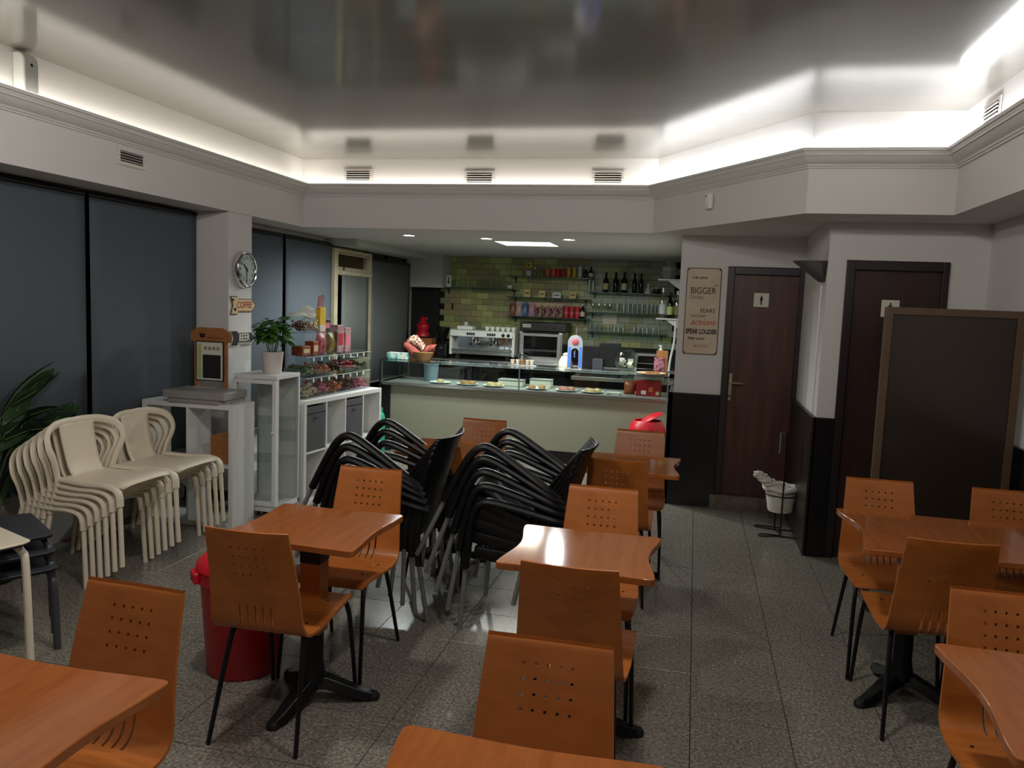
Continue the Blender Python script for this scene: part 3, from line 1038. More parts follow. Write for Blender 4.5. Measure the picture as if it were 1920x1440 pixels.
def ply_shell():
    prof = smooth_path([(0, 0.215, 0.430), (0, 0.200, 0.446), (0, 0.165, 0.455), (0, 0.05, 0.446), (0, -0.07, 0.434), (0, -0.145, 0.430), (0, -0.19, 0.438), (0, -0.216, 0.462), (0, -0.228, 0.50), (0, -0.238, 0.56), (0, -0.262, 0.67), (0, -0.292, 0.78), (0, -0.309, 0.842)], 8)
    S_ = [0.0]
    for i in range(1, len(prof)):
        S_.append(S_[-1] + (prof[i] - prof[i - 1]).length)
    T = S_[-1]

    def at(s):
        for i in range(len(S_) - 1):
            if s <= S_[i + 1]:
                k = (s - S_[i]) / (S_[i + 1] - S_[i])
                return prof[i].lerp(prof[i + 1], k)
        return prof[-1]
    # half width along the arc
    wt = [(0, 0.185), (0.03, 0.196), (0.10, 0.20), (0.30, 0.198), (0.40, 0.19), (0.50, 0.182), (T, 0.160)]
    hole_s = [T - 0.062 - 0.037 * i for i in range(4)]
    hr = 0.0042
    s_slot0, s_slot1 = None, None
    # slot from just under the lumbar to the bend
    for i, p in enumerate(prof):
        if s_slot0 is None and p.z > 0 and p.y < -0.17:
            s_slot0 = S_[i]
        if p.z > 0.545 and p.y < -0.2 and s_slot1 is None:
            s_slot1 = S_[i]
    cols = [-0.062 + 0.031 * i for i in range(5)]
    slots = cols
    us = sorted(set([-1.0, -0.85, 0.85, 1.0]))
    vlines = sorted(set([round(s, 5) for s in S_[::2]] + [S_[-1]]))
    for h in hole_s:
        vlines = [v for v in vlines if abs(v - (h - hr)) > 0.006 and abs(v - (h + hr)) > 0.006 or v in (0.0, S_[-1])] + [h - hr, h + hr]
    vlines = [v for v in vlines if abs(v - s_slot0) > 0.005 and abs(v - s_slot1) > 0.005] + [s_slot0, s_slot1]
    vlines = sorted(vlines)
    # absolute u lines scaled so holes keep absolute x; outer lines follow the width
    inner = []
    for c in cols:
        inner += [c - hr, c + hr]
    rows = []
    for v in vlines:
        p = at(v)
        w = lerp_table(wt, v)
        if v < 0.012:
            w *= 0.97
        xs = [-w, -w * 0.8, -(w * 0.8 + 0.066) / 2] + inner + [(w * 0.8 + 0.066) / 2, w * 0.8, w]
        bend = 0.010 * max(0.0, min(1.0, (v - s_slot1) / 0.15))
        row = []
        for x in xs:
            q = (x / w) ** 2
            row.append((x, p.y + bend * q * 1.0 - bend * 0.4, p.z + 0.003 * q * (1 if v > T - 0.02 else 0)))
        rows.append(row)
    m = len(rows[0])
    faces = []
    for i in range(len(rows) - 1):
        sm = (vlines[i] + vlines[i + 1]) / 2
        for j in range(m - 1):
            is_col = j >= 3 and (j - 3) % 2 == 0 and j - 3 < 10
            if is_col:
                if s_slot0 < sm < s_slot1:
                    continue
                if any(abs(sm - h) < hr for h in hole_s):
                    continue
            faces.append((i * m + j, i * m + j + 1, (i + 1) * m + j + 1, (i + 1) * m + j))
    return MB().add([p for r in rows for p in r], faces)


SHELL = ply_shell()
chair0 = None


def make_ply_chair(label, x, y, rz):
    global chair0
    if chair0 is None:
        t = thing('wooden_chair', label, 'chair', (x, y, 0), rz, 'orange plywood chairs at the tables')
        bake(SHELL.build('seat_shell', 'orange_ply', t, solid=0.011, smooth=40), 32)
        for s in (-1, 1):
            MB().tube(smooth_path([(s * 0.125, -0.12, 0.415), (s * 0.155, 0.06, 0.425), (s * 0.165, 0.155, 0.433), (s * 0.173, 0.19, 0.412), (s * 0.182, 0.218, 0.30), (s * 0.192, 0.258, 0.004)], 5), 0.0135, 8, r2=0.0085).build('leg', 'black_metal', t)
            MB().tube(smooth_path([(s * 0.13, -0.05, 0.418), (s * 0.14, -0.125, 0.412), (s * 0.150, -0.16, 0.36), (s * 0.176, -0.262, 0.004)], 5), 0.0135, 8, r2=0.0085).build('leg', 'black_metal', t)
        MB().tube([(-0.14, 0.03, 0.424), (0.14, 0.03, 0.424)], 0.008, 6).build('crossbar', 'black_metal', t)
        for sx in (-1, 1):
            for yy in (0.10, -0.09):
                MB().lathe([(0.006, 0), (0.005, 0.002), (0, 0.0025)], 8).build('screw', 'black_metal', t, loc=(sx * 0.13, yy, 0.4575 if yy > 0 else 0.4385))
        chair0 = t
        return t
    c = copy_tree(chair0)
    c.location = (x, y, 0)
    c.rotation_euler = (0, 0, rz)
    c['label'] = label
    return c


for lb, x, y, a in (
        ('orange plywood chair, back turned to us, beside the red bin', -1.505, 2.755, 1.5),
        ('orange plywood chair facing us in front of the left black chair stack', -1.507, 3.29, 181),
        ('orange plywood chair, back turned to us, at the table with two light reflections', -0.345, 2.765, -0.5),
        ('orange plywood chair facing us in front of the right black chair stack', -0.369, 3.32, 180),
        ('orange plywood chair facing us at the bottom centre of the picture', -0.303, 1.585, 180.5),
        ('orange plywood chair, dark back to us, at the table by the counter end', -0.376, 4.625, 1),
        ('orange plywood chair facing us just in front of the red swing-lid bin', -0.321, 5.14, 180),
        ('far orange plywood chair facing us between the two black chair stacks', -1.43, 5.13, 179),
        ('orange plywood chair showing a narrow dark back between the two black stacks', -1.43, 4.615, 0),
        ('orange plywood chair facing us at the lower left, beside the cream stools', -1.512, 1.583, 177.5),
        ('orange plywood chair facing us below the left side of the partition screen', 0.977, 4.06, 180),
        ('orange plywood chair facing us cut by the right picture edge', 1.57, 4.05, 180),
        ('orange plywood chair, back turned to us, at the right-hand table', 0.996, 3.54, 1),
        ('orange plywood chair facing us at the lower right picture edge', 0.995, 2.375, 180)):
    make_ply_chair(lb, x, y, R(a))


# ------------------------------------------------------------------ tables
def top_outline(a, b, sa, sb, r=0.02):
    """half sizes a (x) and b (y); sides concave by sa (left/right) and sb (front/back)"""
    pts = []
    def side(p, q, nrm, s, n=18):
        out = []
        for i in range(n + 1):
            t = i / n
            f = math.sin(PI * t) ** 2 * 0.75 + math.sin(PI * t) * 0.25
            out.append((p[0] + (q[0] - p[0]) * t - nrm[0] * s * f, p[1] + (q[1] - p[1]) * t - nrm[1] * s * f))
        return out
    c = r
    pts += side((-a + c, -b), (a - c, -b), (0, -1), sb)
    pts += arc(a - c, -b + c, c, -PI / 2, 0, 4)[1:-1]
    pts += side((a, -b + c), (a, b - c), (1, 0), sa)
    pts += arc(a - c, b - c, c, 0, PI / 2, 4)[1:-1]
    pts += side((a - c, b), (-a + c, b), (0, 1), sb)
    pts += arc(-a + c, b - c, c, PI / 2, PI, 4)[1:-1]
    pts += side((-a, b - c), (-a, -b + c), (-1, 0), sa)
    pts += arc(-a + c, -b + c, c, PI, 1.5 * PI, 4)[1:-1]
    return pts


def pedestal(t, x, rot):
    MB().prism([(x - 0.045, -0.045), (x + 0.045, -0.045), (x + 0.045, 0.045), (x - 0.045, 0.045)], 0.60, 0.70).build('column_cap', 'black_metal', t, bevel=0.004)
    MB().prism([(x - 0.043, -0.043), (x + 0.043, -0.043), (x + 0.043, 0.043), (x - 0.043, 0.043)], 0.30, 0.60).build('column_sleeve', 'orange_ply', t, bevel=0.004)
    MB().lathe([(0.06, 0.09), (0.048, 0.14), (0.042, 0.18), (0.042, 0.30)], 16, cx=x).build('column_base', 'black_metal', t)
    MB().box(x - 0.11, x + 0.11, -0.11, 0.11, 0.70, 0.722).build('top_plate', 'black_metal', t)
    for k in range(3):
        a = rot + 2 * PI * k / 3
        d = Vector((math.cos(a), math.sin(a), 0))
        s = Vector((-d.y, d.x, 0))
        path = [(0.0, 0.115, 0.05), (0.06, 0.11, 0.048), (0.14, 0.075, 0.042), (0.21, 0.045, 0.034), (0.25, 0.034, 0.028)]
        vs, fs = [], []
        for l, z, w in path:
            c = Vector((x, 0, 0)) + d * l
            for q in (c - s * w + Vector((0, 0, max(0.004, z - 0.045))), c + s * w + Vector((0, 0, max(0.004, z - 0.045))), c + s * w * 0.6 + Vector((0, 0, z)), c - s * w * 0.6 + Vector((0, 0, z))):
                vs.append(q)
        for i in range(len(path) - 1):
            for j in range(4):
                fs.append((i * 4 + j, i * 4 + (j + 1) % 4, i * 4 + 4 + (j + 1) % 4, i * 4 + 4 + j))
        fs += [(0, 1, 2, 3), tuple(range(len(vs) - 4, len(vs)))]
        arm = MB().add(vs, fs).build('base_arm', 'black_metal', t, bevel=0.006)
        MB().lathe([(0.02, 0.0), (0.026, 0.004), (0.026, 0.018), (0.018, 0.03), (0, 0.034)], 12, cx=x + d.x * 0.25, cy=d.y * 0.25).build('foot_pad', 'black_matte', arm)


def table(label, x, y, a, b, sa, sb, rots, xs=(0,), rz=0):
    t = thing('cafe_table', label, 'table', (x, y, 0), R(rz), 'orange wooden cafe tables')
    MB().prism(top_outline(a, b, sa, sb), 0.724, 0.75).build('table_top', 'orange_top', t, bevel=0.004, smooth=30)
    for xx, r in zip(xs, rots):
        pedestal(t, xx, R(r))
    return t


table('square orange table with curved edges beside the red bin', -1.462, 2.905, 0.285, 0.27, 0.018, 0.012, (20,))
table('square orange table showing two bright light reflections', -0.368, 2.965, 0.285, 0.265, 0.034, 0.012, (15,))
table('orange table nearest the black panel wall and counter end', -0.325, 4.76, 0.29, 0.275, 0.036, 0.012, (45,))
table('far orange table between the black chair stacks', -1.475, 4.78, 0.285, 0.27, 0.03, 0.012, (30,))
table('orange table cut off at the lower left corner', -1.455, 1.325, 0.285, 0.27, 0.018, 0.012, (20,))
table('orange table cut off at the bottom centre', -0.285, 1.305, 0.285, 0.27, 0.03, 0.012, (20,))
table('long orange table at the right, in front of the partition screen', 1.275, 3.71, 0.555, 0.345, 0.05, 0.012, (100, 80), (-0.29, 0.29))
table('long orange table at the lower right picture edge', 1.282, 2.13, 0.555, 0.31, 0.03, 0.012, (100, 80), (-0.29, 0.29))

# ------------------------------------------------------------------ black stacking armchairs
# local frame: rear feet line at origin, chair faces -X, +Z up
def make_armchair(label):
    t = thing('stacking_armchair', label, 'chair', group='black plastic armchairs in stacks')
    # one-piece seat and back
    pr = smooth_path([(-0.50, 0, 0.40), (-0.485, 0, 0.43), (-0.42, 0, 0.442), (-0.25, 0, 0.425), (-0.13, 0, 0.42), (-0.08, 0, 0.45), (-0.06, 0, 0.53), (-0.03, 0, 0.67), (0.01, 0, 0.81), (0.03, 0, 0.885)], 5)
    rows = []
    n = len(pr)
    for i, p in enumerate(pr):
        s = i / (n - 1)
        w = 0.225 if s < 0.5 else 0.225 + 0.02 * (s - 0.5)
        if s > 0.93:
            w -= 0.03 * (s - 0.93) / 0.07
        cur = 0.0 if s < 0.45 else min(1.0, (s - 0.45) / 0.2)
        dish = 0.012 if s < 0.45 else 0.0
        rows.append([(p.x - 0.05 * cur * (2 * j / 10 - 1) ** 2, w * (2 * j / 10 - 1), p.z + dish * (2 * j / 10 - 1) ** 2 - (0.02 * (2 * j / 10 - 1) ** 2 if s > 0.97 else 0)) for j in range(11)])
    MB().grid(rows).build('seat_back', 'black_plastic', t, solid=0.011, smooth=45)
    for sgn in (-1, 1):
        y = sgn * 0.262
        arm = smooth_path([(-0.02, sgn * 0.235, 0.60), (-0.10, y, 0.625), (-0.30, y, 0.665), (-0.42, y, 0.682), (-0.475, y, 0.668), (-0.508, y, 0.61), (-0.525, y, 0.50), (-0.535, y, 0.38), (-0.538, y, 0.33)], 5)
        MB().tube(arm, 0.02, 10, flat=(0.029, 0.021), up=(0, 1, 0)).build('arm', 'black_plastic', t)
        MB().tube([(-0.50, sgn * 0.225, 0.405), (-0.40, sgn * 0.235, 0.40), (-0.2, sgn * 0.235, 0.395), (-0.075, sgn * 0.23, 0.40)], 0.02, 8, flat=(0.036, 0.02), up=(0, 0, 1)).build('side_rail', 'black_plastic', t)
        MB().tube([(-0.537, y, 0.36), (-0.56, y, 0.0)], 0.0125, 10).build('leg', 'alu', t)
        MB().tube(smooth_path([(-0.055, sgn * 0.235, 0.62), (-0.075, sgn * 0.24, 0.46), (-0.06, sgn * 0.245, 0.30)], 4), 0.018, 8, flat=(0.018, 0.02), up=(0, 1, 0)).build('rear_socket', 'black_plastic', t)
        MB().tube([(-0.064, sgn * 0.245, 0.33), (0.0, sgn * 0.25, 0.0)], 0.0125, 10).build('leg', 'alu', t)
    return t


ac0 = make_armchair('x')
ORD = ['bottom', 'second from the bottom', 'third from the bottom', 'fourth from the bottom', 'fifth from the bottom', 'sixth from the bottom', 'topmost', ]


def armchair_stack(xr, yc, n, tilt, dx, dz, where, first):
    for k in range(n):
        c = first if (k == 0 and first is not None) else copy_tree(ac0)
        place = 'topmost' if k == n - 1 else ORD[k]
        c['label'] = 'black plastic armchair with grey legs, %s in the %s stack' % (place, where)
        c.location = (xr + dx * k, yc, dz * k)
        c.rotation_euler = (0, R(tilt * k), 0)


armchair_stack(-1.27, 4.06, 5, 5.5, -0.071, 0.040, 'left black', ac0)
armchair_stack(-0.53, 4.05, 5, 5.5, -0.071, 0.040, 'right black', None)

# ------------------------------------------------------------------ cream stacking chairs
# local frame: centre of the footprint, faces +X
def make_cream_chair():
    t = thing('cream_chair', 'x', 'chair', group='cream plastic chairs in stacks')
    rows = []
    sp = smooth_path([(-0.205, 0, 0.445), (-0.15, 0, 0.437), (-0.05, 0, 0.435), (0.08, 0, 0.444), (0.17, 0, 0.452), (0.205, 0, 0.446), (0.218, 0, 0.43)], 4)
    for i, p in enumerate(sp):
        s = i / (len(sp) - 1)
        w = 0.19 + 0.04 * s
        if s > 0.8:
            w -= 0.03 * (s - 0.8) / 0.2
        rows.append([(p.x, w * (2 * j / 10 - 1), p.z - 0.012 * abs(2 * j / 10 - 1) ** 4) for j in range(11)])
    MB().grid(rows).build('seat', 'cream_plastic', t, solid=0.012, smooth=50)
    # centre panel of the back
    rows = []
    bp_ = smooth_path([(-0.19, 0, 0.44), (-0.225, 0, 0.50), (-0.25, 0, 0.60), (-0.268, 0, 0.69), (-0.272, 0, 0.735)], 4)
    for i, p in enumerate(bp_):
        s = i / (len(bp_) - 1)
        w = 0.118 + 0.012 * s
        rows.append([(p.x + 0.018 * (2 * j / 8 - 1) ** 2, w * (2 * j / 8 - 1), p.z - 0.006 * (2 * j / 8 - 1) ** 2) for j in range(9)])
    MB().grid(rows).build('back_panel', 'cream_plastic', t, solid=0.011, smooth=50)
    # hoop round the back, running down into the rear legs
    hoop = []
    half = [(-0.195, 0.205, 0.40), (-0.185, 0.232, 0.50), (-0.172, 0.268, 0.575), (-0.178, 0.29, 0.635), (-0.205, 0.268, 0.70), (-0.245, 0.185, 0.735), (-0.27, 0.08, 0.744)]
    full = [(x, -y, z) for x, y, z in half] + [(-0.273, 0, 0.743)] + [(x, y, z) for x, y, z in half[::-1]]
    MB().tube(smooth_path(full, 5), 0.014, 8, flat=(0.009, 0.023), up=(1, 0, 0.0)).build('back_hoop', 'cream_plastic', t)
    for s in (-1, 1):
        MB().tube(smooth_path([(-0.19, s * 0.20, 0.44), (0.0, s * 0.222, 0.432), (0.12, s * 0.232, 0.436), (0.19, s * 0.235, 0.425), (0.222, s * 0.237, 0.395), (0.228, s * 0.238, 0.335)], 4), 0.018, 8, flat=(0.024, 0.018), up=(0, 1, 0)).build('shoulder', 'cream_plastic', t)
        MB().tube([(0.2275, s * 0.238, 0.345), (0.245, s * 0.245, 0.0)], 0.0135, 10).build('leg', 'cream_plastic', t)
        MB().tube([(-0.19, s * 0.208, 0.45), (-0.235, s * 0.225, 0.25)], 0.02, 10).build('rear_socket', 'cream_plastic', t)
        MB().tube([(-0.23, s * 0.223, 0.27), (-0.285, s * 0.24, 0.0)], 0.0135, 10).build('leg', 'cream_plastic', t)
    return t


cc0 = make_cream_chair()


def cream_stack(x, y, n, dx, dz, where, first):
    for k in range(n):
        c = first if (k == 0 and first is not None) else copy_tree(cc0)
        place = 'topmost' if k == n - 1 else ORD[k]
        c['label'] = 'cream plastic cafe chair, %s in the %s' % (place, where)
        c.location = (x + dx * k, y, dz * k)


cream_stack(-3.47, 3.90, 6, 0.047, 0.031, 'front cream stack', cc0)
cream_stack(-3.50, 4.49, 5, 0.047, 0.031, 'rear cream stack by the shelf', None)

# ------------------------------------------------------------------ stools at the left edge
def make_stool(label, seatm, tubem, x, y, z, rz, seat_h=0.46, first=True):
    t = thing('stacking_stool', label, 'stool', (x, y, z), rz, 'stools stacked at the left edge')
    pl = [(-0.20, -0.20), (0.22, -0.17), (0.24, -0.13), (0.24, 0.13), (0.22, 0.17), (-0.20, 0.20), (-0.215, 0.17), (-0.215, -0.17)]
    MB().prism(pl, seat_h - 0.012, seat_h).build('seat', seatm, t, bevel=0.006)
    MB().prism([(a * 0.97, b * 0.97) for a, b in pl], seat_h - 0.02, seat_h - 0.0125).build('seat_underside', 'black_matte', t)
    for sx in (-1, 1):
        for sy in (-1, 1):
            MB().tube(smooth_path([(sx * 0.02, sy * 0.13, seat_h - 0.035), (sx * 0.12, sy * 0.145, seat_h - 0.035), (sx * 0.175, sy * 0.155, seat_h - 0.06), (sx * 0.195, sy * 0.16, seat_h - 0.13), (sx * 0.205, sy * 0.165, 0.0)], 5), 0.0165, 10).build('leg', tubem, t)
    return t


make_stool('cream-topped stool with thick cream tube legs at the left edge', 'cream_plastic', 'cream_plastic', -2.965, 2.66, 0, R(-18), 0.60)
make_stool('dark grey stool behind the cream stool, lowest of the grey stack', 'grey_plastic', 'grey_tube', -3.06, 2.95, 0, R(-30), 0.40)
make_stool('dark grey stool, middle of the grey stack behind the cream stool', 'grey_plastic', 'grey_tube', -3.075, 2.955, 0.075, R(-30), 0.40)
make_stool('dark grey stool, topmost of the grey stack behind the cream stool', 'grey_plastic', 'grey_tube', -3.09, 2.96, 0.15, R(-30), 0.40)

# ------------------------------------------------------------------ red bins
t = thing('red_bin', 'tall round red plastic bin behind the left table', 'bin', (-1.90, 3.09, 0))
MB().lathe([(0.0, 0.0), (0.150, 0.0), (0.156, 0.01), (0.185, 0.46), (0.186, 0.475), (0.18, 0.475), (0.15, 0.02), (0.0, 0.015)], 36).build('body', 'red_plastic_dark', t)
MB().lathe([(0.187, 0.42), (0.198, 0.422), (0.198, 0.47), (0.187, 0.472)], 36, caps=False).build('rim', 'red_plastic', t)
MB().lathe([(0.2, 0.475), (0.203, 0.48), (0.198, 0.5), (0.17, 0.525), (0.1, 0.545), (0.0, 0.55)], 36).build('lid', 'red_plastic', t)
for s in (-1, 1):
    MB().box(-0.04, 0.04, -0.014, 0.014, 0, 0.05).build('handle', 'red_plastic', t, loc=(s * 0.145, -0.145, 0.425), rot=(0, 0, R(45 * s)), bevel=0.008)

t = thing('swing_lid_bin', 'red plastic bin with a swing lid against the counter', 'bin', (-0.40, 7.86, 0))
MB().lathe([(0.0, 0.0), (0.14, 0.0), (0.145, 0.01), (0.178, 0.45), (0.18, 0.47)], 32).build('body', 'red_plastic_dark', t)
MB().lathe([(0.183, 0.455), (0.188, 0.46), (0.188, 0.49), (0.165, 0.545), (0.135, 0.585), (0.128, 0.58), (0.16, 0.54), (0.18, 0.49)], 32, caps=False).build('collar', 'red_plastic', t)
MB().lathe([(0.128, 0.0), (0.132, 0.006), (0.1, 0.03), (0.04, 0.045), (0.0, 0.047)], 28).build('flap', 'red_plastic', t, loc=(0.035, 0, 0.60), rot=(0, R(-28), 0))

# ------------------------------------------------------------------ white shelf units and their contents
def cube_shelf(name, label, loc, rz, cols, rows, W_, H_, D_, back=False):
    """local: X along the front (0..W), front face at y=0, depth to +y"""
    t = thing(name, label, 'shelf', loc, rz)
    th, ti = 0.036, 0.016
    MB().box(0, W_, 0, D_, H_ - th, H_).build('top_board', 'white_lacquer', t, bevel=0.002)
    MB().box(0, W_, 0, D_, 0, th).build('bottom_board', 'white_lacquer', t, bevel=0.002)
    MB().box(0, th, 0.0, D_, th, H_ - th).build('side_board', 'white_lacquer', t, bevel=0.002)
    MB().box(W_ - th, W_, 0.0, D_, th, H_ - th).build('side_board', 'white_lacquer', t, bevel=0.002)
    cw = (W_ - 2 * th - (cols - 1) * ti) / cols
    rh = (H_ - 2 * th - (rows - 1) * ti) / rows
    for c in range(1, cols):
        x = th + c * cw + (c - 1) * ti
        MB().box(x, x + ti, 0.002, D_, th, H_ - th).build('divider', 'white_lacquer', t, bevel=0.0015)
    for r_ in range(1, rows):
        z = th + r_ * rh + (r_ - 1) * ti
        MB().box(th, W_ - th, 0.003, D_, z, z + ti).build('shelf_board', 'white_lacquer', t, bevel=0.0015)
    if back:
        bx('back_board', th, W_ - th, D_ - 0.006, D_, th, H_ - th, 'white_lacquer', t)
    return t, th, cw, rh, ti


S1X, S1Y, S1H = -3.855, 4.93, 0.89
sA, th, cw, rh, ti = cube_shelf('cube_shelf', 'white open cube shelf behind the cream chairs, grey case on top', (S1X, S1Y, 0), 0, 2, 2, 0.735, S1H, 0.28)
bx_ = tag(bx('cardboard_box', -0.1, 0.1, -0.1, 0.1, 0, 0.2, 'board_wood', bevel=0.004), 'brown wooden box in the cube shelf behind the cream chairs', 'box')
bx_.location = (-3.245, 5.1, th + rh + ti)
SBX, SBY, SBH, SBW = -2.955, 5.66, 0.85, 1.24
sB, th2, cw2, rh2, ti2 = cube_shelf('cube_shelf', 'long white cube shelf carrying the candy display', (SBX, SBY, 0), R(83.5), 4, 2, SBW, SBH, 0.38, True)


def on_B(u, v, z):
    """point on the long shelf: u along its front, v back from the front"""
    a = R(83.5)
    return (SBX + u * math.cos(a) - v * math.sin(a), SBY + u * math.sin(a) + v * math.cos(a), z)


for c, lb in ((0, 'dark grey fabric storage box in the cube next to the glass cabinet'), (2, 'dark grey fabric storage box two cubes from the counter end')):
    u = th2 + c * (cw2 + ti2)
    t = thing('storage_box', lb, 'box', on_B(u + cw2 / 2, 0.006, th2 + rh2 + ti2), R(83.5), 'fabric boxes in the long cube shelf')
    w = cw2 / 2 - 0.008
    MB().box(-w, w, 0, 0.34, 0.0, rh2 - 0.02).build('body', 'grey_fabric', t, bevel=0.006)
    MB().box(-w, w, -0.004, 0.0, rh2 - 0.075, rh2 - 0.071).build('seam', 'black_matte', t)
    MB().tube([(-0.03, -0.002, rh2 - 0.11), (-0.025, -0.012, rh2 - 0.105), (0.025, -0.012, rh2 - 0.105), (0.03, -0.002, rh2 - 0.11)], 0.004, 6).build('pull_tab', 'grey_fabric', t)
# flat grey case and menu board on the small shelf
t = thing('flat_case', 'flat grey case lying on the small cube shelf', 'case', (-3.42, 5.06, S1H))
MB().prism([(-0.21, -0.145), (0.19, -0.145), (0.235, -0.1), (0.235, 0.135), (-0.235, 0.135), (-0.235, -0.1)], 0.0, 0.03).build('tray', 'grey_metal_box', t, bevel=0.003)
MB().prism([(-0.245, -0.155), (0.245, -0.155), (0.245, 0.145), (-0.245, 0.145)], 0.03, 0.085).build('lid', 'grey_metal_box', t, bevel=0.006)
t = thing('menu_stand', 'orange wooden menu stand with a dark poster beside the pillar', 'menu board', (-3.49, 5.225, S1H))
MB().box(-0.135, -0.10, -0.01, 0.01, 0, 0.42).build('post', 'board_wood', t, bevel=0.003)
MB().box(0.10, 0.135, -0.01, 0.01, 0, 0.42).build('post', 'board_wood', t, bevel=0.003)
MB().prism([(-0.165, 0.0), (0.165, 0.0), (0.165, 0.07), (0.10, 0.105), (-0.10, 0.105), (-0.165, 0.07)], -0.012, 0.012).xform(YZ).build('header', 'board_wood', t, bevel=0.003, loc=(0, 0, 0.42))
hd = t
MB().prism([(-0.085, 0.03), (-0.045, 0.03), (-0.04, 0.06), (-0.09, 0.06)], 0.012, 0.0128).xform(YZ).build('cup_mark', 'ink', hd, loc=(0, 0, 0.42), smooth=0)
for i in range(6):
    bx('letter_mark', -0.02 + i * 0.022, -0.008 + i * 0.022, -0.0128, -0.012, 0.445, 0.455, 'sign_brown', hd)
MB().box(-0.112, 0.118, -0.022, -0.012, 0.13, 0.425).build('poster_board', 'ink', t, bevel=0.002)
bx('print', -0.104, 0.110, -0.0226, -0.0221, 0.138, 0.417, 'sign_white', t)
bx('picture', -0.055, 0.095, -0.0231, -0.0227, 0.15, 0.325, 'ink', t)
bx('stripe', -0.098, -0.066, -0.0231, -0.0227, 0.15, 0.405, 'tile_lime', t)
bx('print_base', -0.104, 0.110, -0.0231, -0.0227, 0.138, 0.148, 'sign_white', t)
for i in range(4):
    bx('letter_mark', -0.045 + i * 0.035, -0.02 + i * 0.035, -0.0231, -0.0227, 0.36, 0.385, 'tile_deep', t)

# white display cabinet
CX0, CX1, CY0, CY1, CH = -3.335, -2.978, 5.275, 5.63, 1.08
t = thing('display_cabinet', 'slim white display cabinet with glass door, pot plant on top', 'cabinet', (CX0, CY0, 0))
w, d_ = CX1 - CX0, CY1 - CY0
MB().box(0, w, 0, d_, CH - 0.03, CH).build('top_board', 'white_lacquer', t, bevel=0.002)
MB().box(0, w, 0, d_, 0.05, 0.09).build('bottom_board', 'white_lacquer', t, bevel=0.002)
for x in (0, w - 0.022):
    for y in (0.012, d_ - 0.022):
        MB().box(x, x + 0.022, y, y + 0.022, 0.0, CH - 0.03).build('post', 'white_lacquer', t, bevel=0.002)
bx('back_board', 0.02, w - 0.02, d_ - 0.008, d_ - 0.003, 0.09, CH - 0.03, 'white_lacquer', t)
for x in (0.004, w - 0.010):
    MB().box(x, x + 0.006, 0.034, d_ - 0.022, 0.09, CH - 0.03).build('side_pane', 'cabinet_glass', t)
for z in (0.42, 0.72):
    MB().box(0.012, w - 0.012, 0.02, d_ - 0.01, z, z + 0.006).build('glass_shelf', 'clear_glass', t)
dr_ = MB().box(0.0, 0.03, -0.014, 0.010, 0.095, CH - 0.034).box(w - 0.03, w, -0.014, 0.010, 0.095, CH - 0.034).box(0.03, w - 0.03, -0.014, 0.010, CH - 0.064, CH - 0.034).box(0.03, w - 0.03, -0.014, 0.010, 0.095, 0.125).build('door', 'white_lacquer', t, bevel=0.002)
bx('pane', 0.03, w - 0.03, -0.004, 0.0, 0.125, CH - 0.064, 'cabinet_glass', dr_)
MB().lathe([(0.006, 0), (0.006, 0.012), (0.011, 0.016), (0.011, 0.024), (0, 0.026)], 14).build('knob', 'white_lacquer', dr_, loc=(w - 0.015, -0.014, 0.66), rot=(PI / 2, 0, 0))

# pot plant on the cabinet
def leaf_mesh(name, L, w, curl, m):
    rows = []
    for i in range(7):
        s = i / 6
        ww = w * math.sin(PI * min(1, s * 0.92 + 0.06)) ** 0.8
        rows.append([(L * s, -ww, -curl * s * s + 0.12 * ww), (L * s, 0, -curl * s * s), (L * s, ww, -curl * s * s + 0.12 * ww)])
    return MB().grid(rows).mesh(name, m, 60)


lm = leaf_mesh('leaf', 0.085, 0.026, 0.03, 'leaf')
t = thing('potted_plant', 'bushy green plant in a white pot on the glass cabinet', 'plant', (-3.12, 5.455, CH))
MB().lathe([(0.0, 0.0), (0.066, 0.0), (0.068, 0.004), (0.084, 0.16), (0.086, 0.165), (0.080, 0.165), (0.076, 0.14), (0.0, 0.138)], 28).build('pot', 'pot_white', t)
MB().lathe([(0.077, 0.138), (0.06, 0.146), (0, 0.148)], 20).build('soil', 'soil', t)
rnd = random.Random(11)
for i in range(9):
    a = i * 0.7 + rnd.uniform(-.2, .2)
    r1 = rnd.uniform(0.04, 0.1)
    MB().tube(smooth_path([(0.02 * math.cos(a), 0.02 * math.sin(a), 0.14), (0.045 * math.cos(a), 0.045 * math.sin(a), 0.22), (r1 * math.cos(a), r1 * math.sin(a), 0.36)], 4), 0.003, 5).build('stem', 'stem', t)
for i in range(150):
    th_ = rnd.uniform(0, 2 * PI)
    ph = math.acos(rnd.uniform(-0.55, 1))
    rr_ = 0.115 * rnd.uniform(0.55, 1.05)
    o = bpy.data.objects.new('leaf', lm)
    COL.objects.link(o)
    o.parent = t
    o.location = (rr_ * 1.0 * math.sin(ph) * math.cos(th_), rr_ * math.sin(ph) * math.sin(th_), 0.31 + rr_ * 1.0 * math.cos(ph))
    o.rotation_euler = (rnd.uniform(-0.5, 0.5), rnd.uniform(-0.5, 0.7) - 0.3 * math.cos(ph), th_ + rnd.uniform(-0.7, 0.7))
    s = rnd.uniform(0.6, 1.05)
    o.scale = (s, s, s)

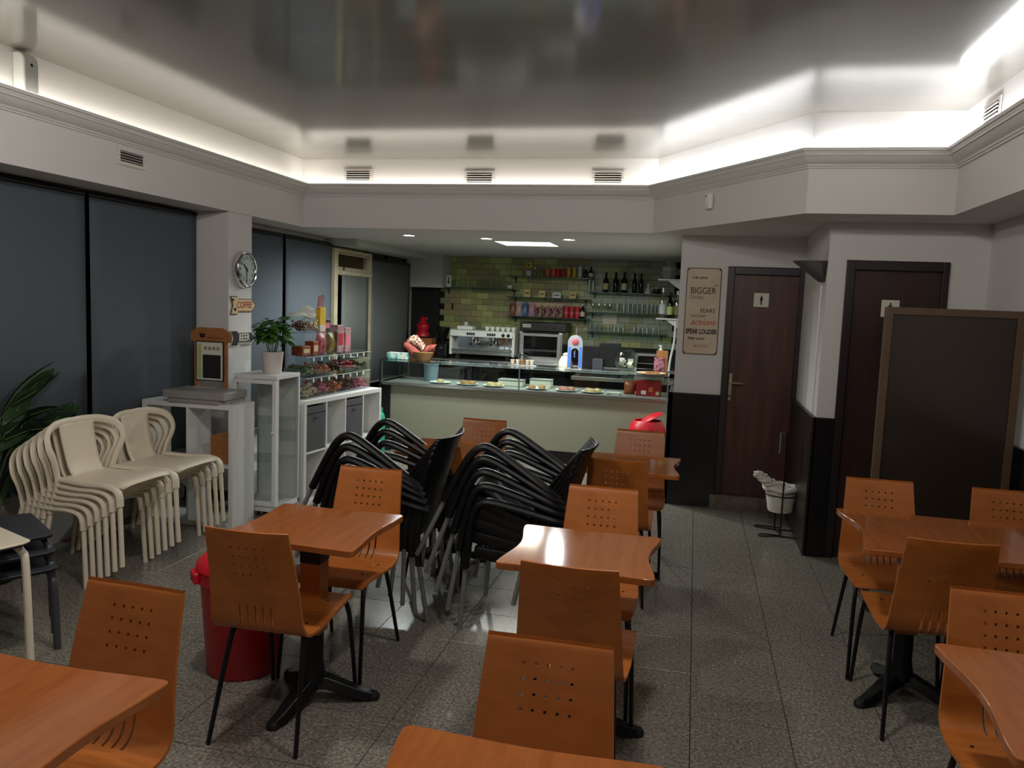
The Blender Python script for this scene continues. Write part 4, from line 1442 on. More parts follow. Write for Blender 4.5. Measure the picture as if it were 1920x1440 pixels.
# big floor plant behind the cream chairs
lb1 = leaf_mesh('leaf', 0.42, 0.065, 0.16, 'leaf_dark')
t = thing('floor_plant', 'large dark green broad-leaved plant behind the cream chairs', 'plant', (-3.80, 3.60, 0))
MB().lathe([(0.0, 0.0), (0.11, 0.0), (0.135, 0.27), (0.14, 0.29), (0.13, 0.29), (0.125, 0.26), (0.0, 0.255)], 24).build('pot', 'black_plastic', t)
MB().lathe([(0.126, 0.256), (0.08, 0.266), (0, 0.268)], 20).build('soil', 'soil', t)
rnd = random.Random(21)
for i in range(30):
    sy = 1 if i % 3 else -1
    z = rnd.uniform(0.70, 0.98) if sy > 0 else rnd.uniform(0.55, 0.92)
    bxp = (rnd.uniform(-0.03, 0.03), sy * rnd.uniform(0.0, 0.42) if sy > 0 else -rnd.uniform(0, 0.25), z)
    MB().tube(smooth_path([(0, 0, 0.26), (bxp[0] * 0.4, bxp[1] * 0.3, z * 0.7), bxp], 4), 0.005, 6).build('stem', 'stem', t)
    o = bpy.data.objects.new('leaf', lb1)
    COL.objects.link(o)
    o.parent = t
    o.location = bxp
    o.rotation_euler = (R(rnd.uniform(-50, 50)), R(-rnd.uniform(18, 62)), sy * PI / 2 + rnd.uniform(-0.12, 0.06))
    s_ = rnd.uniform(0.7, 1.0)
    o.scale = (s_, s_, s_)
    MB().tube([(0.02, 0, 0.001), (0.2, 0, -0.16 * 0.23 + 0.002), (0.40, 0, -0.16 * 0.9 + 0.002)], 0.0025, 5).build('midrib', 'leaf_rib', o)

# ------------------------------------------------------------------ candy display on the long shelf
mat('candy_red', rgb(190, 40, 52), 0.4)
mat('candy_pink', rgb(226, 120, 140), 0.4)
mat('candy_orange', rgb(206, 110, 56), 0.4)
mat('candy_brown', rgb(96, 58, 44), 0.45)
mat('candy_green', rgb(96, 112, 60), 0.45)
mat('candy_cream', rgb(222, 196, 164), 0.5)
mat('yellow_card', rgb(226, 186, 24), 0.5)
mat('pack_dark', rgb(52, 26, 40), 0.4)
mat('pack_red', rgb(132, 26, 44), 0.35, noise=(22, 3, rgb(206, 120, 130)))
mat('pack_gold', rgb(150, 120, 50), 0.35, noise=(22, 3, rgb(90, 110, 60)))
mat('pack_pale', rgb(196, 182, 186), 0.4, noise=(26, 3, rgb(150, 60, 66)))
mat('pack_orange', rgb(176, 92, 46), 0.4, noise=(20, 3, rgb(110, 40, 34)))
mat('pack_pink', rgb(210, 160, 160), 0.4, noise=(30, 3, rgb(120, 70, 80)))
DA = R(86.0)
DL = thing('candy_dispenser', 'clear acrylic candy display with price tags on the long white shelf', 'display', (-2.995, 5.76, SBH), DA)
LN, DP = 1.10, 0.24
def acr(name, x0, x1, y0, y1, z0, z1, parent=DL):
    return MB().box(x0, x1, y0, y1, z0, z1).build(name, 'acrylic', parent)
acr('base', 0, LN, 0, DP, 0, 0.004)
acr('tier_shelf', 0, LN, 0, DP, 0.175, 0.179)
acr('tier_shelf', 0, LN, 0, DP, 0.344, 0.348)
acr('tier_shelf', 0, 0.56, 0.02, DP, 0.53, 0.534)
acr('front_panel', 0, LN, -0.004, 0, 0, 0.165)
acr('front_panel', 0, LN, -0.004, 0, 0.179, 0.335)
for x in (0, LN - 0.004):
    acr('end_panel', x, x + 0.004, 0, DP, 0.004, 0.344)
acr('end_panel', 0, 0.004, 0.02, DP, 0.348, 0.53)
acr('end_panel', 0.556, 0.56, 0.02, DP, 0.348, 0.53)
for z0 in (0.004, 0.179):
    for i in range(1, 5):
        x = LN * i / 5
        acr('divider', x, x + 0.003, 0, DP, z0, z0 + 0.155)
for z in (0.165, 0.335):
    MB().box(0, LN, -0.005, 0.001, z, z + 0.003).build('rail', 'sign_white', DL)
    for i in range(8):
        x = 0.10 + 0.122 * i
        MB().prism([(-0.010, -0.004), (0.010, -0.004), (0.010, -0.024), (0.004, -0.036), (-0.004, -0.036), (-0.010, -0.024)], 0, 0.002).xform(YZ).build('price_tag', 'white_enamel', DL, loc=(x, -0.0065, z), smooth=0)


def heap(name, label, seed, cx, w, d0, d1, z, h, mats, n, shape, r):
    """heap of sweets in one compartment; one uncountable pile per colour"""
    rnd = random.Random(seed)
    mb = MB()
    for i in range(n):
        x = cx + rnd.uniform(-w, w)
        y = rnd.uniform(d0, d1)
        hh = h * (1 - 0.6 * ((x - cx) / w) ** 2)
        zz = z + rnd.uniform(r, max(r * 1.2, hh))
        a, b, c = rnd.uniform(0, PI), rnd.uniform(0, PI), rnd.uniform(0.7, 1.2)
        n0 = len(mb.v)
        if shape == 'ball':
            mb.lathe([(0, -r), (r * .7, -r * .7), (r, 0), (r * .7, r * .7), (0, r)], 7)
        else:
            mb.tube([(-1.6 * r, 0, 0), (-0.6 * r, 0.2 * r, 0.4 * r), (0.6 * r, 0.2 * r, 0.4 * r), (1.6 * r, 0, 0)], r * 0.55, 6)
        mb.xform(Matrix.Translation((x, y, zz)) @ Matrix.Rotation(a, 4, 'Z') @ Matrix.Rotation(b, 4, 'X') @ Matrix.Diagonal((c, c, c, 1)), n0)
    o = mb.build(name, mats, smooth=50)
    o.location = DL.location
    o.rotation_euler = (0, 0, DA)
    o['kind'] = 'stuff'
    tag(o, label, 'candy', 'sweets in the candy display')
    return o


hp_ = [(0, 0.006, 'candy_cream', 'cream marshmallow sweets in the lowest tier, nearest the cabinet', 'ball'), (1, 0.006, 'candy_pink', 'pink sweets heaped in the lower tier, second compartment', 'ball'), (2, 0.006, 'candy_orange', 'orange sweets in the lower tier, middle compartment', 'ball'),
       (3, 0.006, 'candy_brown', 'small brown and red sweets in the lower tier, fourth compartment', 'worm'), (4, 0.006, 'candy_pink', 'pink ribbon sweets in the lower tier nearest the counter', 'worm'),
       (0, 0.181, 'candy_green', 'olive green sweets in the upper tier, nearest the cabinet', 'worm'), (1, 0.181, 'candy_orange', 'orange-red sweets in the upper tier, second compartment', 'ball'), (2, 0.181, 'candy_brown', 'brown chocolate sweets in the upper tier, middle compartment', 'ball'),
       (3, 0.181, 'candy_red', 'red worm sweets in the upper tier, fourth compartment', 'worm'), (4, 0.181, 'candy_green', 'dark sweets in the upper tier nearest the counter', 'worm')]
for i, (c, z, m, lb, shp) in enumerate(hp_):
    heap('candy_heap', lb, 40 + i, LN * (c + 0.5) / 5, LN / 10 - 0.02, 0.02, DP - 0.02, z, 0.11 if z < 0.1 else 0.08, m, 95, shp, 0.013)


def place(o, u, v, z, rz=0.0):
    a = DA
    o.location = (DL.location.x + u * math.cos(a) - v * math.sin(a), DL.location.y + u * math.sin(a) + v * math.cos(a), z)
    o.rotation_euler = (0, 0, a + rz)
    return o


def packet(name, label, cat, w, h, d, m, u, v, z, rz=0.0, top=None):
    t = thing(name, label, cat)
    place(t, u, v, z, rz)
    MB().box(-w / 2, w / 2, -d / 2, d / 2, 0, h).build('carton', m, t, bevel=0.003)
    bx('label_print', -w * 0.36, w * 0.36, -d / 2 - 0.0008, -d / 2, h * 0.25, h * 0.7, top or 'sign_white', t)
    return t


Z2, Z3 = SBH + 0.348, SBH + 0.534
packet('candy_carton', 'low orange snack carton in the top acrylic tier, left end', 'carton', 0.13, 0.075, 0.1, 'pack_orange', 0.085, 0.1, Z2, 0, 'candy_cream')
packet('candy_carton', 'small orange-brown carton beside the dark red bag in the top tier', 'carton', 0.085, 0.11, 0.08, 'pack_orange', 0.21, 0.08, Z2, 0, 'candy_cream')
packet('candy_carton', 'tall white and red carton at the counter end of the candy display', 'carton', 0.11, 0.235, 0.07, 'pack_pale', 0.66, 0.1, Z2, 0, 'candy_red')
packet('candy_carton', 'pale red-hearted carton, last on the candy display', 'carton', 0.10, 0.21, 0.07, 'pack_pale', 0.79, 0.1, Z2, 0, 'candy_pink')
packet('candy_carton', 'dark magenta carton behind the yellow display card', 'carton', 0.09, 0.10, 0.05, 'pack_dark', 0.485, 0.12, Z3, 0, 'candy_pink')


def pillow_bag(name, label, cat, w, h, d, m, seal='steel'):
    t = thing(name, label, cat)
    rows_f, rows_b = [], []
    n, k = 8, 8
    for i in range(n + 1):
        z = h * i / n
        f = math.sin(PI * i / n) ** 0.6
        rf, rb = [], []
        for j in range(k + 1):
            x = w * (j / k - 0.5)
            q = (1 - (2 * j / k - 1) ** 4)
            wob = 0.004 * math.sin(9 * j / k + 5 * i / n)
            rf.append((x * (0.94 + 0.06 * (1 - f)), -(d / 2) * f * q - wob * f, z))
            rb.append((x * (0.94 + 0.06 * (1 - f)), (d / 2) * f * q, z))
        rows_f.append(rf)
        rows_b.append(rb)
    MB().grid(rows_f).grid(rows_b).build('bag', m, t, smooth=60)
    MB().box(-w / 2, w / 2, -0.001, 0.001, h - 0.004, h + 0.012).build('seal', m, t)
    return t


b_ = pillow_bag('candy_bag', 'shiny dark red candy bag in the top acrylic tier', 'bag', 0.15, 0.175, 0.06, 'pack_red')
place(b_, 0.34, 0.07, Z2)
b_ = pillow_bag('candy_bag', 'gold and green candy bag next to the dark red bag', 'bag', 0.12, 0.175, 0.06, 'pack_gold')
place(b_, 0.485, 0.07, Z2)


def jar(label, u, v, r, h, fill, lid_rot, lid_off):
    t = thing('candy_jar', label, 'jar')
    place(t, u, v, Z3)
    MB().lathe([(0, 0.0), (r * 0.9, 0.0), (r, 0.01), (r * 1.05, h * 0.5), (r * 0.95, h * 0.85), (r * 0.8, h), (r * 0.83, h + 0.006)], 24, caps=False).build('glass_body', 'clear_glass', t)
    rnd = random.Random(int(u * 1000))
    mb = MB()
    for i in range(70):
        a, rr = rnd.uniform(0, 2 * PI), r * 0.8 * math.sqrt(rnd.random())
        n0 = len(mb.v)
        mb.lathe([(0, -0.011), (0.008, -0.008), (0.011, 0), (0.008, 0.008), (0, 0.011)], 6)
        mb.xform(Matrix.Translation((rr * math.cos(a), rr * math.sin(a), rnd.uniform(0.016, h * 0.72))), n0)
    o = mb.build('sweets', fill, t)
    o['kind'] = 'stuff'
    o = MB().lathe([(0, 0.0), (r * 1.02, 0.0), (r * 1.06, 0.006), (r * 1.04, 0.018), (r * 0.6, 0.03), (0, 0.034)], 28).build('lid', 'white_enamel', t, loc=lid_off, rot=lid_rot)
    return t


jar('round glass jar of dark sweets with an open white lid', 0.10, 0.13, 0.07, 0.12, 'candy_brown', (0, 0, 0), (-0.03, 0.0, 0.128))
jar('round glass jar of pale sweets with its white lid tipped open', 0.255, 0.12, 0.066, 0.11, 'candy_cream', (R(35), R(-30), 0), (0.0, 0.03, 0.15))
t = thing('display_card', 'tall yellow display card with pink header on the candy display', 'card')
place(t, 0.365, 0.09, Z3)
MB().box(-0.045, 0.045, -0.02, 0.02, 0.0, 0.055).build('stand', 'paper', t, bevel=0.002)
MB().box(-0.045, 0.045, -0.02, 0.02, 0.055, 0.20).build('body', 'yellow_card', t, bevel=0.002)
MB().box(-0.05, 0.04, -0.004, 0.004, 0.0, 0.11).build('header', 'pack_pink', t, loc=(-0.012, 0, 0.197), rot=(R(14), R(-14), 0))

NTH = ['first', 'second', 'third', 'fourth', 'fifth', 'sixth', 'seventh', 'eighth', 'ninth', 'tenth']

# ------------------------------------------------------------------ bar counter with glass display
t = thing('bar_counter', 'long olive-grey bar counter with a glass display case on top', 'counter', (-3.34, 8.15, 0))
CL = 3.11
bx('front_panel', 0.10, CL, 0.05, 0.09, 0.14, 0.735, 'counter_front', t)
bx('plinth', 0.12, CL, 0.10, 0.14, 0, 0.14, 'black_panel', t)
bx('end_panel', 0.0, 0.10, 0.03, 0.75, 0, 0.735, 'black_panel', t)
bx('rear_panel', 0.1, CL, 0.72, 0.75, 0, 0.735, 'black_panel', t)
MB().box(0.0, CL, 0.02, 0.75, 0.735, 0.765).build('ledge', 'steel', t, bevel=0.004)
bx('deck', 0.04, CL - 0.02, 0.06, 0.70, 0.765, 0.77, 'grey_metal_box', t)
MB().box(0.0, CL, 0.0, 0.006, 0.775, 0.995).build('front_glass', 'case_glass', t)
MB().box(0.0, CL, 0.0, 0.52, 0.995, 1.003).build('top_glass', 'case_glass', t)
MB().box(0.0, 0.006, 0.006, 0.52, 0.775, 0.995).build('end_glass', 'case_glass', t)
MB().box(0.0, CL, -0.003, 0.0, 0.997, 1.001).build('glass_edge', 'glass_edge', t)
bx('bottom_rail', 0.0, CL, -0.004, 0.010, 0.765, 0.776, 'alu', t)
for x in (0.0, 1.55, CL - 0.012):
    bx('post', x, x + 0.012, 0.008, 0.02, 0.776, 0.995, 'alu', t)
MB().tube(smooth_path([(-0.012, 0.02, 0.0), (-0.012, 0.02, 0.9), (-0.005, 0.05, 1.0), (0.02, 0.12, 1.02)], 5), 0.014, 8).build('corner_post', 'black_metal', t)
emitter('case_lamp', (0.92, 1.0, 0.98, 1), 1.8)
bx('case_light', 0.4, CL - 0.3, 0.49, 0.51, 0.975, 0.99, 'case_lamp', t)
area('case_glow', (-3.34 + CL / 2, 8.62, 0.972), (2.2, 0.05), 2.2, (0.92, 1.0, 0.97), (R(-25), 0, 0))
mat('teal', rgb(30, 150, 120), 0.4)
tg = thing('teal_container', 'small bright teal container on the floor between shelf and counter', 'container', (-3.17, 7.72, 0))
MB().lathe([(0, 0), (0.06, 0), (0.062, 0.42), (0.05, 0.47), (0.03, 0.5)], 14).build('body', 'teal', tg)
MB().lathe([(0.034, 0.5), (0.034, 0.54), (0, 0.542)], 12).build('cap', 'teal', tg)

# things in the glass case
def plate(label, x, y, z, r, m='white_enamel'):
    o = MB().lathe([(0, 0), (r * 0.6, 0), (r * 0.65, 0.004), (r, 0.018), (r * 0.98, 0.021), (r * 0.6, 0.008), (0, 0.006)], 28).build('plate', m)
    o.location = (x, y, z)
    return tag(o, label, 'plate', 'plates in the glass case')


ZD = 0.77
mat('pastry', rgb(196, 142, 80), 0.6, noise=(18, 3, rgb(150, 96, 50)))
mat('pastry_pale', rgb(220, 190, 140), 0.6, noise=(18, 3, rgb(196, 150, 96)))
mat('ham', rgb(206, 140, 120), 0.5, noise=(18, 3, rgb(180, 90, 84)))
pm = MB()
pm.lathe([(0, 0), (0.035, 0.002), (0.045, 0.014), (0.038, 0.03), (0.018, 0.04), (0, 0.042)], 12)
past_me = {k: pm.mesh('pastry', k, 60) for k in ('pastry', 'pastry_pale', 'ham')}
names = [('white plate with one pastry beside the grey tub in the case', -2.71, 1, 'pastry_pale'), ('white plate of three golden pastries left of the case centre', -2.40, 3, 'pastry'), ('white plate of pale buns in the middle of the case', -2.10, 3, 'pastry_pale'),
         ('white plate with sliced pastries under the oven in the case', -1.62, 2, 'pastry'), ('oval plate of ham rolls in the case below the beer tap', -1.30, 3, 'ham'), ('plate with yellow cake slices in the case right of the beer tap', -1.02, 3, 'pastry_pale')]
WHERE = dict(zip([q[0] for q in names], ('beside the grey tub', 'left of the case centre', 'in mid-case', 'below the oven', 'below the beer tap', 'right of the beer tap')))
for lb, x, n, m in names:
    plate(lb, x, 8.33, ZD, 0.12)
    for i in range(n):
        o = bpy.data.objects.new('pastry', past_me[m])
        COL.objects.link(o)
        a = 2 * PI * i / max(n, 1) + 0.5
        o.location = (x + (0.056 * math.cos(a) if n > 1 else 0), 8.33 + (0.056 * math.sin(a) if n > 1 else 0), ZD + 0.0085)
        o.rotation_euler = (0, 0, a)
        tag(o, '%s, %s on the plate %s' % ({'pastry': 'golden pastry', 'pastry_pale': 'pale bun', 'ham': 'ham roll'}[m], NTH[i], WHERE[lb]), 'pastry', 'pastries in the glass case')
mat('tub_grey', rgb(120, 140, 150), 0.5)
mat('grey_dark', rgb(60, 66, 70), 0.5)
t = thing('plastic_tub', 'blue-grey round tub in the left part of the glass case', 'tub', (-2.88, 8.5, ZD))
MB().lathe([(0, 0), (0.075, 0), (0.085, 0.19), (0.088, 0.195), (0.082, 0.195), (0.07, 0.01), (0, 0.008)], 24).build('body', 'tub_grey', t)
MB().tube([(0.087 * math.cos(a), 0.087 * math.sin(a), 0.193) for a in [2 * PI * i / 24 for i in range(24)]], 0.004, 6, closed=True).build('rim', 'tub_grey', t)
t = thing('cake_dome', 'white cake box under the glass top, centre of the case', 'box', (-1.95, 8.55, ZD))
MB().box(-0.14, 0.14, -0.08, 0.08, 0, 0.06).build('body', 'paper', t, bevel=0.01)
MB().box(-0.145, 0.145, -0.085, 0.085, 0.06, 0.075).build('lid', 'grey_metal_box', t, bevel=0.008)
t = thing('white_box', 'white storage box in the case under the cups', 'box', (-1.62, 8.58, ZD))
MB().box(-0.12, 0.12, -0.07, 0.07, 0, 0.08).build('body', 'paper', t, bevel=0.008)
MB().box(-0.125, 0.125, -0.075, 0.075, 0.08, 0.093).build('lid', 'grey_metal_box', t, bevel=0.006)
mat('carton_red', rgb(156, 24, 32), 0.4)
t = thing('red_carton', 'red carton with small labels at the right end of the case', 'carton', (-0.43, 8.38, ZD))
MB().box(-0.135, 0.12, -0.06, 0.08, 0, 0.165).build('body', 'carton_red', t, bevel=0.003)
bx('label_print', -0.08, -0.03, -0.0608, -0.06, 0.02, 0.06, 'sign_white', t)
bx('label_print', 0.0, 0.04, -0.0608, -0.06, 0.05, 0.1, 'candy_orange', t)
bx('label_print', 0.07, 0.105, -0.0608, -0.06, 0.02, 0.055, 'candy_cream', t)
b_ = pillow_bag('snack_bag', 'orange snack bag left of the red carton in the case', 'bag', 0.12, 0.13, 0.06, 'pack_orange')
b_.location = (-0.64, 8.42, ZD)
t = thing('paper_napkins', 'pile of white napkins flat in the case left of the snack bag', 'napkins', (-0.80, 8.3, ZD))
for i in range(3):
    MB().box(-0.07, 0.07, -0.05, 0.05, i * 0.008, i * 0.008 + 0.007).build('napkin', 'paper', t, loc=(0.004 * i, 0, 0), rot=(0, 0, 0.05 * i))

# things on the glass top and bar
ZT = 1.003
mat('tissue_teal', rgb(60, 150, 136), 0.5, noise=(24, 3, rgb(200, 220, 214), 0.1))
t = thing('tissue_pack', 'teal and white pack on the left end of the glass counter', 'pack', (-3.245, 8.45, ZT))
MB().box(-0.13, 0.11, -0.06, 0.06, 0, 0.075).build('carton', 'tissue_teal', t, bevel=0.006)
bx('top_print', -0.12, 0.10, -0.05, 0.05, 0.0755, 0.0765, 'sign_white', t)
for i in range(3):
    bx('stripe', 0.02 + 0.03 * i, 0.035 + 0.03 * i, -0.0608, -0.06, 0.008, 0.07, 'sign_white', t)
t = thing('bread_basket', 'wicker bread basket on the glass counter under the red cloth', 'basket', (-2.98, 8.50, ZT))
mb = MB()
for i in range(7):
    r0 = 0.07 + 0.008 * i
    mb.tube([(r0 * math.cos(a), r0 * math.sin(a), 0.008 + 0.014 * i) for a in [2 * PI * k / 20 for k in range(20)]], 0.007, 6, closed=True)
mb.lathe([(0, 0), (0.07, 0), (0.07, 0.008)], 16)
mat('basket_tan', rgb(150, 112, 66), 0.7)
mb.build('weave', 'basket_tan', t)
mat('cloth_red', rgb(168, 84, 76), 0.9)


def gingham(name):
    m = bpy.data.materials.new(name)
    m.use_nodes = True
    nt = m.node_tree
    b = nt.nodes['Principled BSDF']
    tc = nt.nodes.new('ShaderNodeTexCoord')
    ck = nt.nodes.new('ShaderNodeTexChecker')
    ck.inputs['Scale'].default_value = 42
    ck.inputs['Color1'].default_value = rgb(226, 206, 180)
    ck.inputs['Color2'].default_value = rgb(150, 84, 70)
    nt.links.new(tc.outputs['Object'], ck.inputs['Vector'])
    nt.links.new(ck.outputs[0], b.inputs['Base Color'])
    b.inputs['Roughness'].default_value = 0.9
    M[name] = m


gingham('gingham')
t = thing('checked_cloth', 'red and cream checked cloth folded over the bread basket', 'cloth', (-3.0, 8.50, ZT + 0.10))


def draped(name, top, bot, m, y0, seed):
    rnd = random.Random(seed)
    k = 0.00091
    A = smooth_path([((x - 570) * k, 0, (720 - y) * k) for x, y in top], 4)
    B = smooth_path([((x - 570) * k, 0, (720 - y) * k) for x, y in bot], 4)
    rows = []
    for i, (p, q) in enumerate(zip(A, B)):
        row = []
        for j in range(6):
            f = j / 5
            c = p.lerp(q, f)
            row.append((c.x, y0 - 0.035 * math.sin(PI * f) + 0.012 * math.sin(i * 0.9 + j) + 0.02 * f, c.z - 0.10))
        rows.append(row)
    return MB().grid(rows).build(name, m, t, solid=0.006, smooth=60)


draped('checked_fold', [(390, 480), (430, 435), (500, 412), (565, 455), (630, 535)], [(385, 500), (450, 545), (505, 575), (555, 610), (600, 645)], 'gingham', -0.03, 1)
draped('red_border', [(362, 510), (400, 498), (470, 545), (540, 590), (598, 640)], [(362, 560), (415, 630), (480, 690), (530, 700), (575, 690)], 'cloth_red', -0.05, 2)
draped('red_wing', [(598, 600), (640, 550), (690, 525), (730, 522), (768, 515)], [(605, 665), (650, 655), (690, 630), (725, 612), (750, 592)], 'cloth_red', -0.02, 3)
mat('crate_wood', rgb(150, 92, 50), 0.6)
tag(MB().box(-0.15, 0.15, -0.1, 0.1, 0, 0.25).box(-0.155, 0.155, -0.105, 0.105, 0.11, 0.125).build('wooden_crate', 'crate_wood', bevel=0.004, loc=(-3.58, 10.2, 0.92)), 'brown wooden crate at the left end behind the counter', 'crate')
t = thing('red_bag', 'translucent red plastic bag standing on the wooden crate', 'bag', (-3.59, 10.2, 1.17))
rnd = random.Random(2)
MB().lathe([(0, 0)] + [(0.085 + rnd.uniform(-.012, .012), 0.02 + 0.03 * i) for i in range(6)] + [(0.06, 0.2), (0.035, 0.235), (0.042, 0.26), (0.02, 0.285), (0, 0.29)], 9).build('body', 'red_plastic_dark', t)
MB().tube(smooth_path([(0.02, 0, 0.25), (0.05, 0.01, 0.275), (0.06, 0.0, 0.24)], 4), 0.008, 6).build('knot', 'red_plastic', t)

# beer tap
mat('tap_body', rgb(196, 200, 214), 0.25, metal=0.5)
mat('tap_blue', rgb(40, 90, 220), 0.3, emit=(rgb(60, 110, 255), 1.2))
mat('tap_badge', rgb(190, 90, 96), 0.4)
TPX, TPY = -1.235, 8.42
t = thing('beer_tap', 'rounded chrome beer tap column with blue glowing sides on the bar', 'beer tap', (TPX, TPY, ZT))
vs, fs = [], []
ring_o = [(0.080, 0.0), (0.080, 0.12)] + arc(0, 0.285, 0.080, 0, PI, 14) + [(-0.080, 0.12), (-0.080, 0.0)]
ring_i = [(0.040, 0.0), (0.040, 0.12)] + arc(0, 0.185, 0.040, 0, PI, 14) + [(-0.040, 0.12), (-0.040, 0.0)]
n = len(ring_o)
for y in (-0.035, 0.035):
    vs += [(p[0], y, p[1]) for p in ring_o] + [(p[0], y, p[1]) for p in ring_i]
for i in range(n - 1):
    fs += [(i, i + 1, n + i + 1, n + i), (2 * n + i, 3 * n + i, 3 * n + i + 1, 2 * n + i + 1), (i, 2 * n + i, 2 * n + i + 1, i + 1), (n + i, n + i + 1, 3 * n + i + 1, 3 * n + i)]
for i in (0, n - 1):
    fs.append((i, n + i, 3 * n + i, 2 * n + i))
MB().add(vs, fs).build('column', 'tap_body', t, bevel=0.004)
for s in (-1, 1):
    MB().box(s * 0.06 - 0.012, s * 0.06 + 0.012, -0.038, -0.0352, 0.03, 0.24).build('light_strip', 'tap_blue', t, bevel=0.001)
MB().lathe([(0.036, 0), (0.036, 0.008), (0.03, 0.012), (0, 0.013)], 24).build('badge', 'tap_badge', t, loc=(0, -0.035, 0.30), rot=(PI / 2, 0, 0))
MB().tube([(0.0, 0, 0.36), (0.0, 0, 0.45)], 0.006, 8).build('lever', 'chrome', t)
MB().tube(smooth_path([(0, -0.01, 0.2), (0, -0.06, 0.19), (0, -0.075, 0.13)], 4), 0.008, 8).build('spout', 'chrome', t)
MB().box(-0.09, 0.09, -0.11, 0.04, 0.0, 0.012).build('drip_tray', 'steel', t, bevel=0.003)

# round bowl on a foot
t = thing('glass_bowl', 'large clear round glass bowl on the counter right of the register', 'bowl', (-0.70, 8.55, ZT))
R0 = 0.13
prof = [(0.06, 0.0), (0.055, 0.01)] + [(R0 * math.cos(a), 0.125 + R0 * math.sin(a)) for a in [R(-62 + 13 * i) for i in range(11)]]
MB().lathe(prof, 28, caps=False).build('bowl', 'clear_glass', t, solid=0.004)
mb = MB()
for i in range(10):
    a = i * 2.4
    n0 = len(mb.v)
    mb.box(-0.03, 0.03, -0.02, 0.02, -0.001, 0.001)
    mb.xform(Matrix.Translation((0.05 * math.cos(a), 0.05 * math.sin(a), 0.05 + 0.008 * i)) @ Matrix.Rotation(a, 4, 'Z') @ Matrix.Rotation(0.6 + 0.1 * i, 4, 'X'), n0)
mb.build('paper_slips', 'paper', t)
t = thing('serving_plate', 'cream oval plate with snacks on the right end of the glass counter', 'plate', (-0.42, 8.36, ZT))
MB().lathe([(0, 0), (0.1, 0), (0.155, 0.014), (0.15, 0.017), (0.09, 0.006), (0, 0.005)], 28).build('dish', 'candy_cream', t)
for i in range(3):
    MB().lathe([(0, 0), (0.03, 0.003), (0.034, 0.012), (0.02, 0.022), (0, 0.024)], 10).build('snack', 'pastry', t, loc=(-0.03 + 0.045 * i, 0.01 * (i % 2), 0.006))
t = thing('menu_holder', 'small purple menu card in a wooden holder at the bar end', 'menu', (-0.33, 8.57, ZT))
MB().box(-0.055, 0.065, 0.0, 0.018, 0, 0.24).build('holder', 'board_wood', t, bevel=0.003)
mat('menu_purple', rgb(96, 34, 60), 0.5, noise=(30, 2, rgb(180, 120, 140), 0.1))
bx('card', -0.075, 0.03, -0.012, -0.004, 0.02, 0.165, 'menu_purple', t)
MB().lathe([(0.03, 0), (0.03, 0.01), (0, 0.01)], 12).build('foot', 'board_wood', t, loc=(-0.02, -0.01, 0))

# till / monitors
t = thing('cash_register', 'black till screens seen from behind on the bar', 'cash register', (-1.0, 8.98, 0.93))
MB().box(-0.26, -0.02, -0.02, 0.02, 0.05, 0.305).build('screen', 'black_plastic', t, bevel=0.006)
MB().box(-0.04, 0.20, -0.05, -0.01, 0.08, 0.35).build('screen', 'black_plastic', t, bevel=0.006)
bx('screen_edge', -0.03, 0.19, -0.053, -0.05, 0.318, 0.324, 'glass_edge', t)
MB().box(-0.1, 0.02, -0.14, -0.05, 0.0, 0.17).build('card_reader', 'grey_plastic', t, bevel=0.006)
MB().box(-0.24, 0.20, -0.12, 0.16, -0.03, 0.02).build('base', 'black_plastic', t, bevel=0.006)
MB().box(-0.16, -0.10, -0.01, 0.03, 0.02, 0.08).build('stand', 'black_plastic', t, bevel=0.004)

# ------------------------------------------------------------------ back bar: worktop, machines
bc = MB().box(-3.57, -0.16, 10.30, 10.89, 0.0, 0.88).build('back_counter', 'black_panel')
tag(bc, 'dark base units behind the bar under the machines', 'cabinet')
tag(bx('worktop', -3.72, -0.16, 10.02, 10.89, 0.88, 0.92, 'steel', bevel=0.004), 'steel worktop along the tiled wall behind the bar', 'worktop')
tag(bx('service_shelf', -1.32, -0.2, 8.75, 9.2, 0.86, 0.90, 'steel', bevel=0.003), 'steel service shelf behind the counter under the till', 'shelf')

ZW = 0.92
t = thing('espresso_machine', 'white two-group espresso machine on the back worktop', 'coffee machine', (-2.75, 10.32, ZW))
MB().box(-0.43, 0.43, -0.14, 0.24, 0.06, 0.12).build('base', 'steel', t, bevel=0.008)
MB().box(-0.41, 0.41, -0.01, 0.24, 0.12, 0.30).build('back_panel', 'chrome', t)
MB().prism([(-0.2, 0.30), (0.24, 0.30), (0.24, 0.385), (-0.17, 0.385)], -0.43, 0.43).xform(Matrix(((0, 0, 1, 0), (1, 0, 0, 0), (0, 1, 0, 0), (0, 0, 0, 1)))).build('head', 'white_enamel', t, bevel=0.01)
for s in (-1, 1):
    MB().box(s * 0.43 - 0.02, s * 0.43 + 0.02, -0.16, 0.24, 0.05, 0.385).build('side_cheek', 'white_enamel', t, bevel=0.012)
    for k in range(2):
        MB().tube([(s * 0.36 + k * 0.03 * -s, -0.1, 0.0), (s * 0.36 + k * 0.03 * -s, -0.1, 0.06)], 0.015, 8).build('foot', 'black_matte', t)
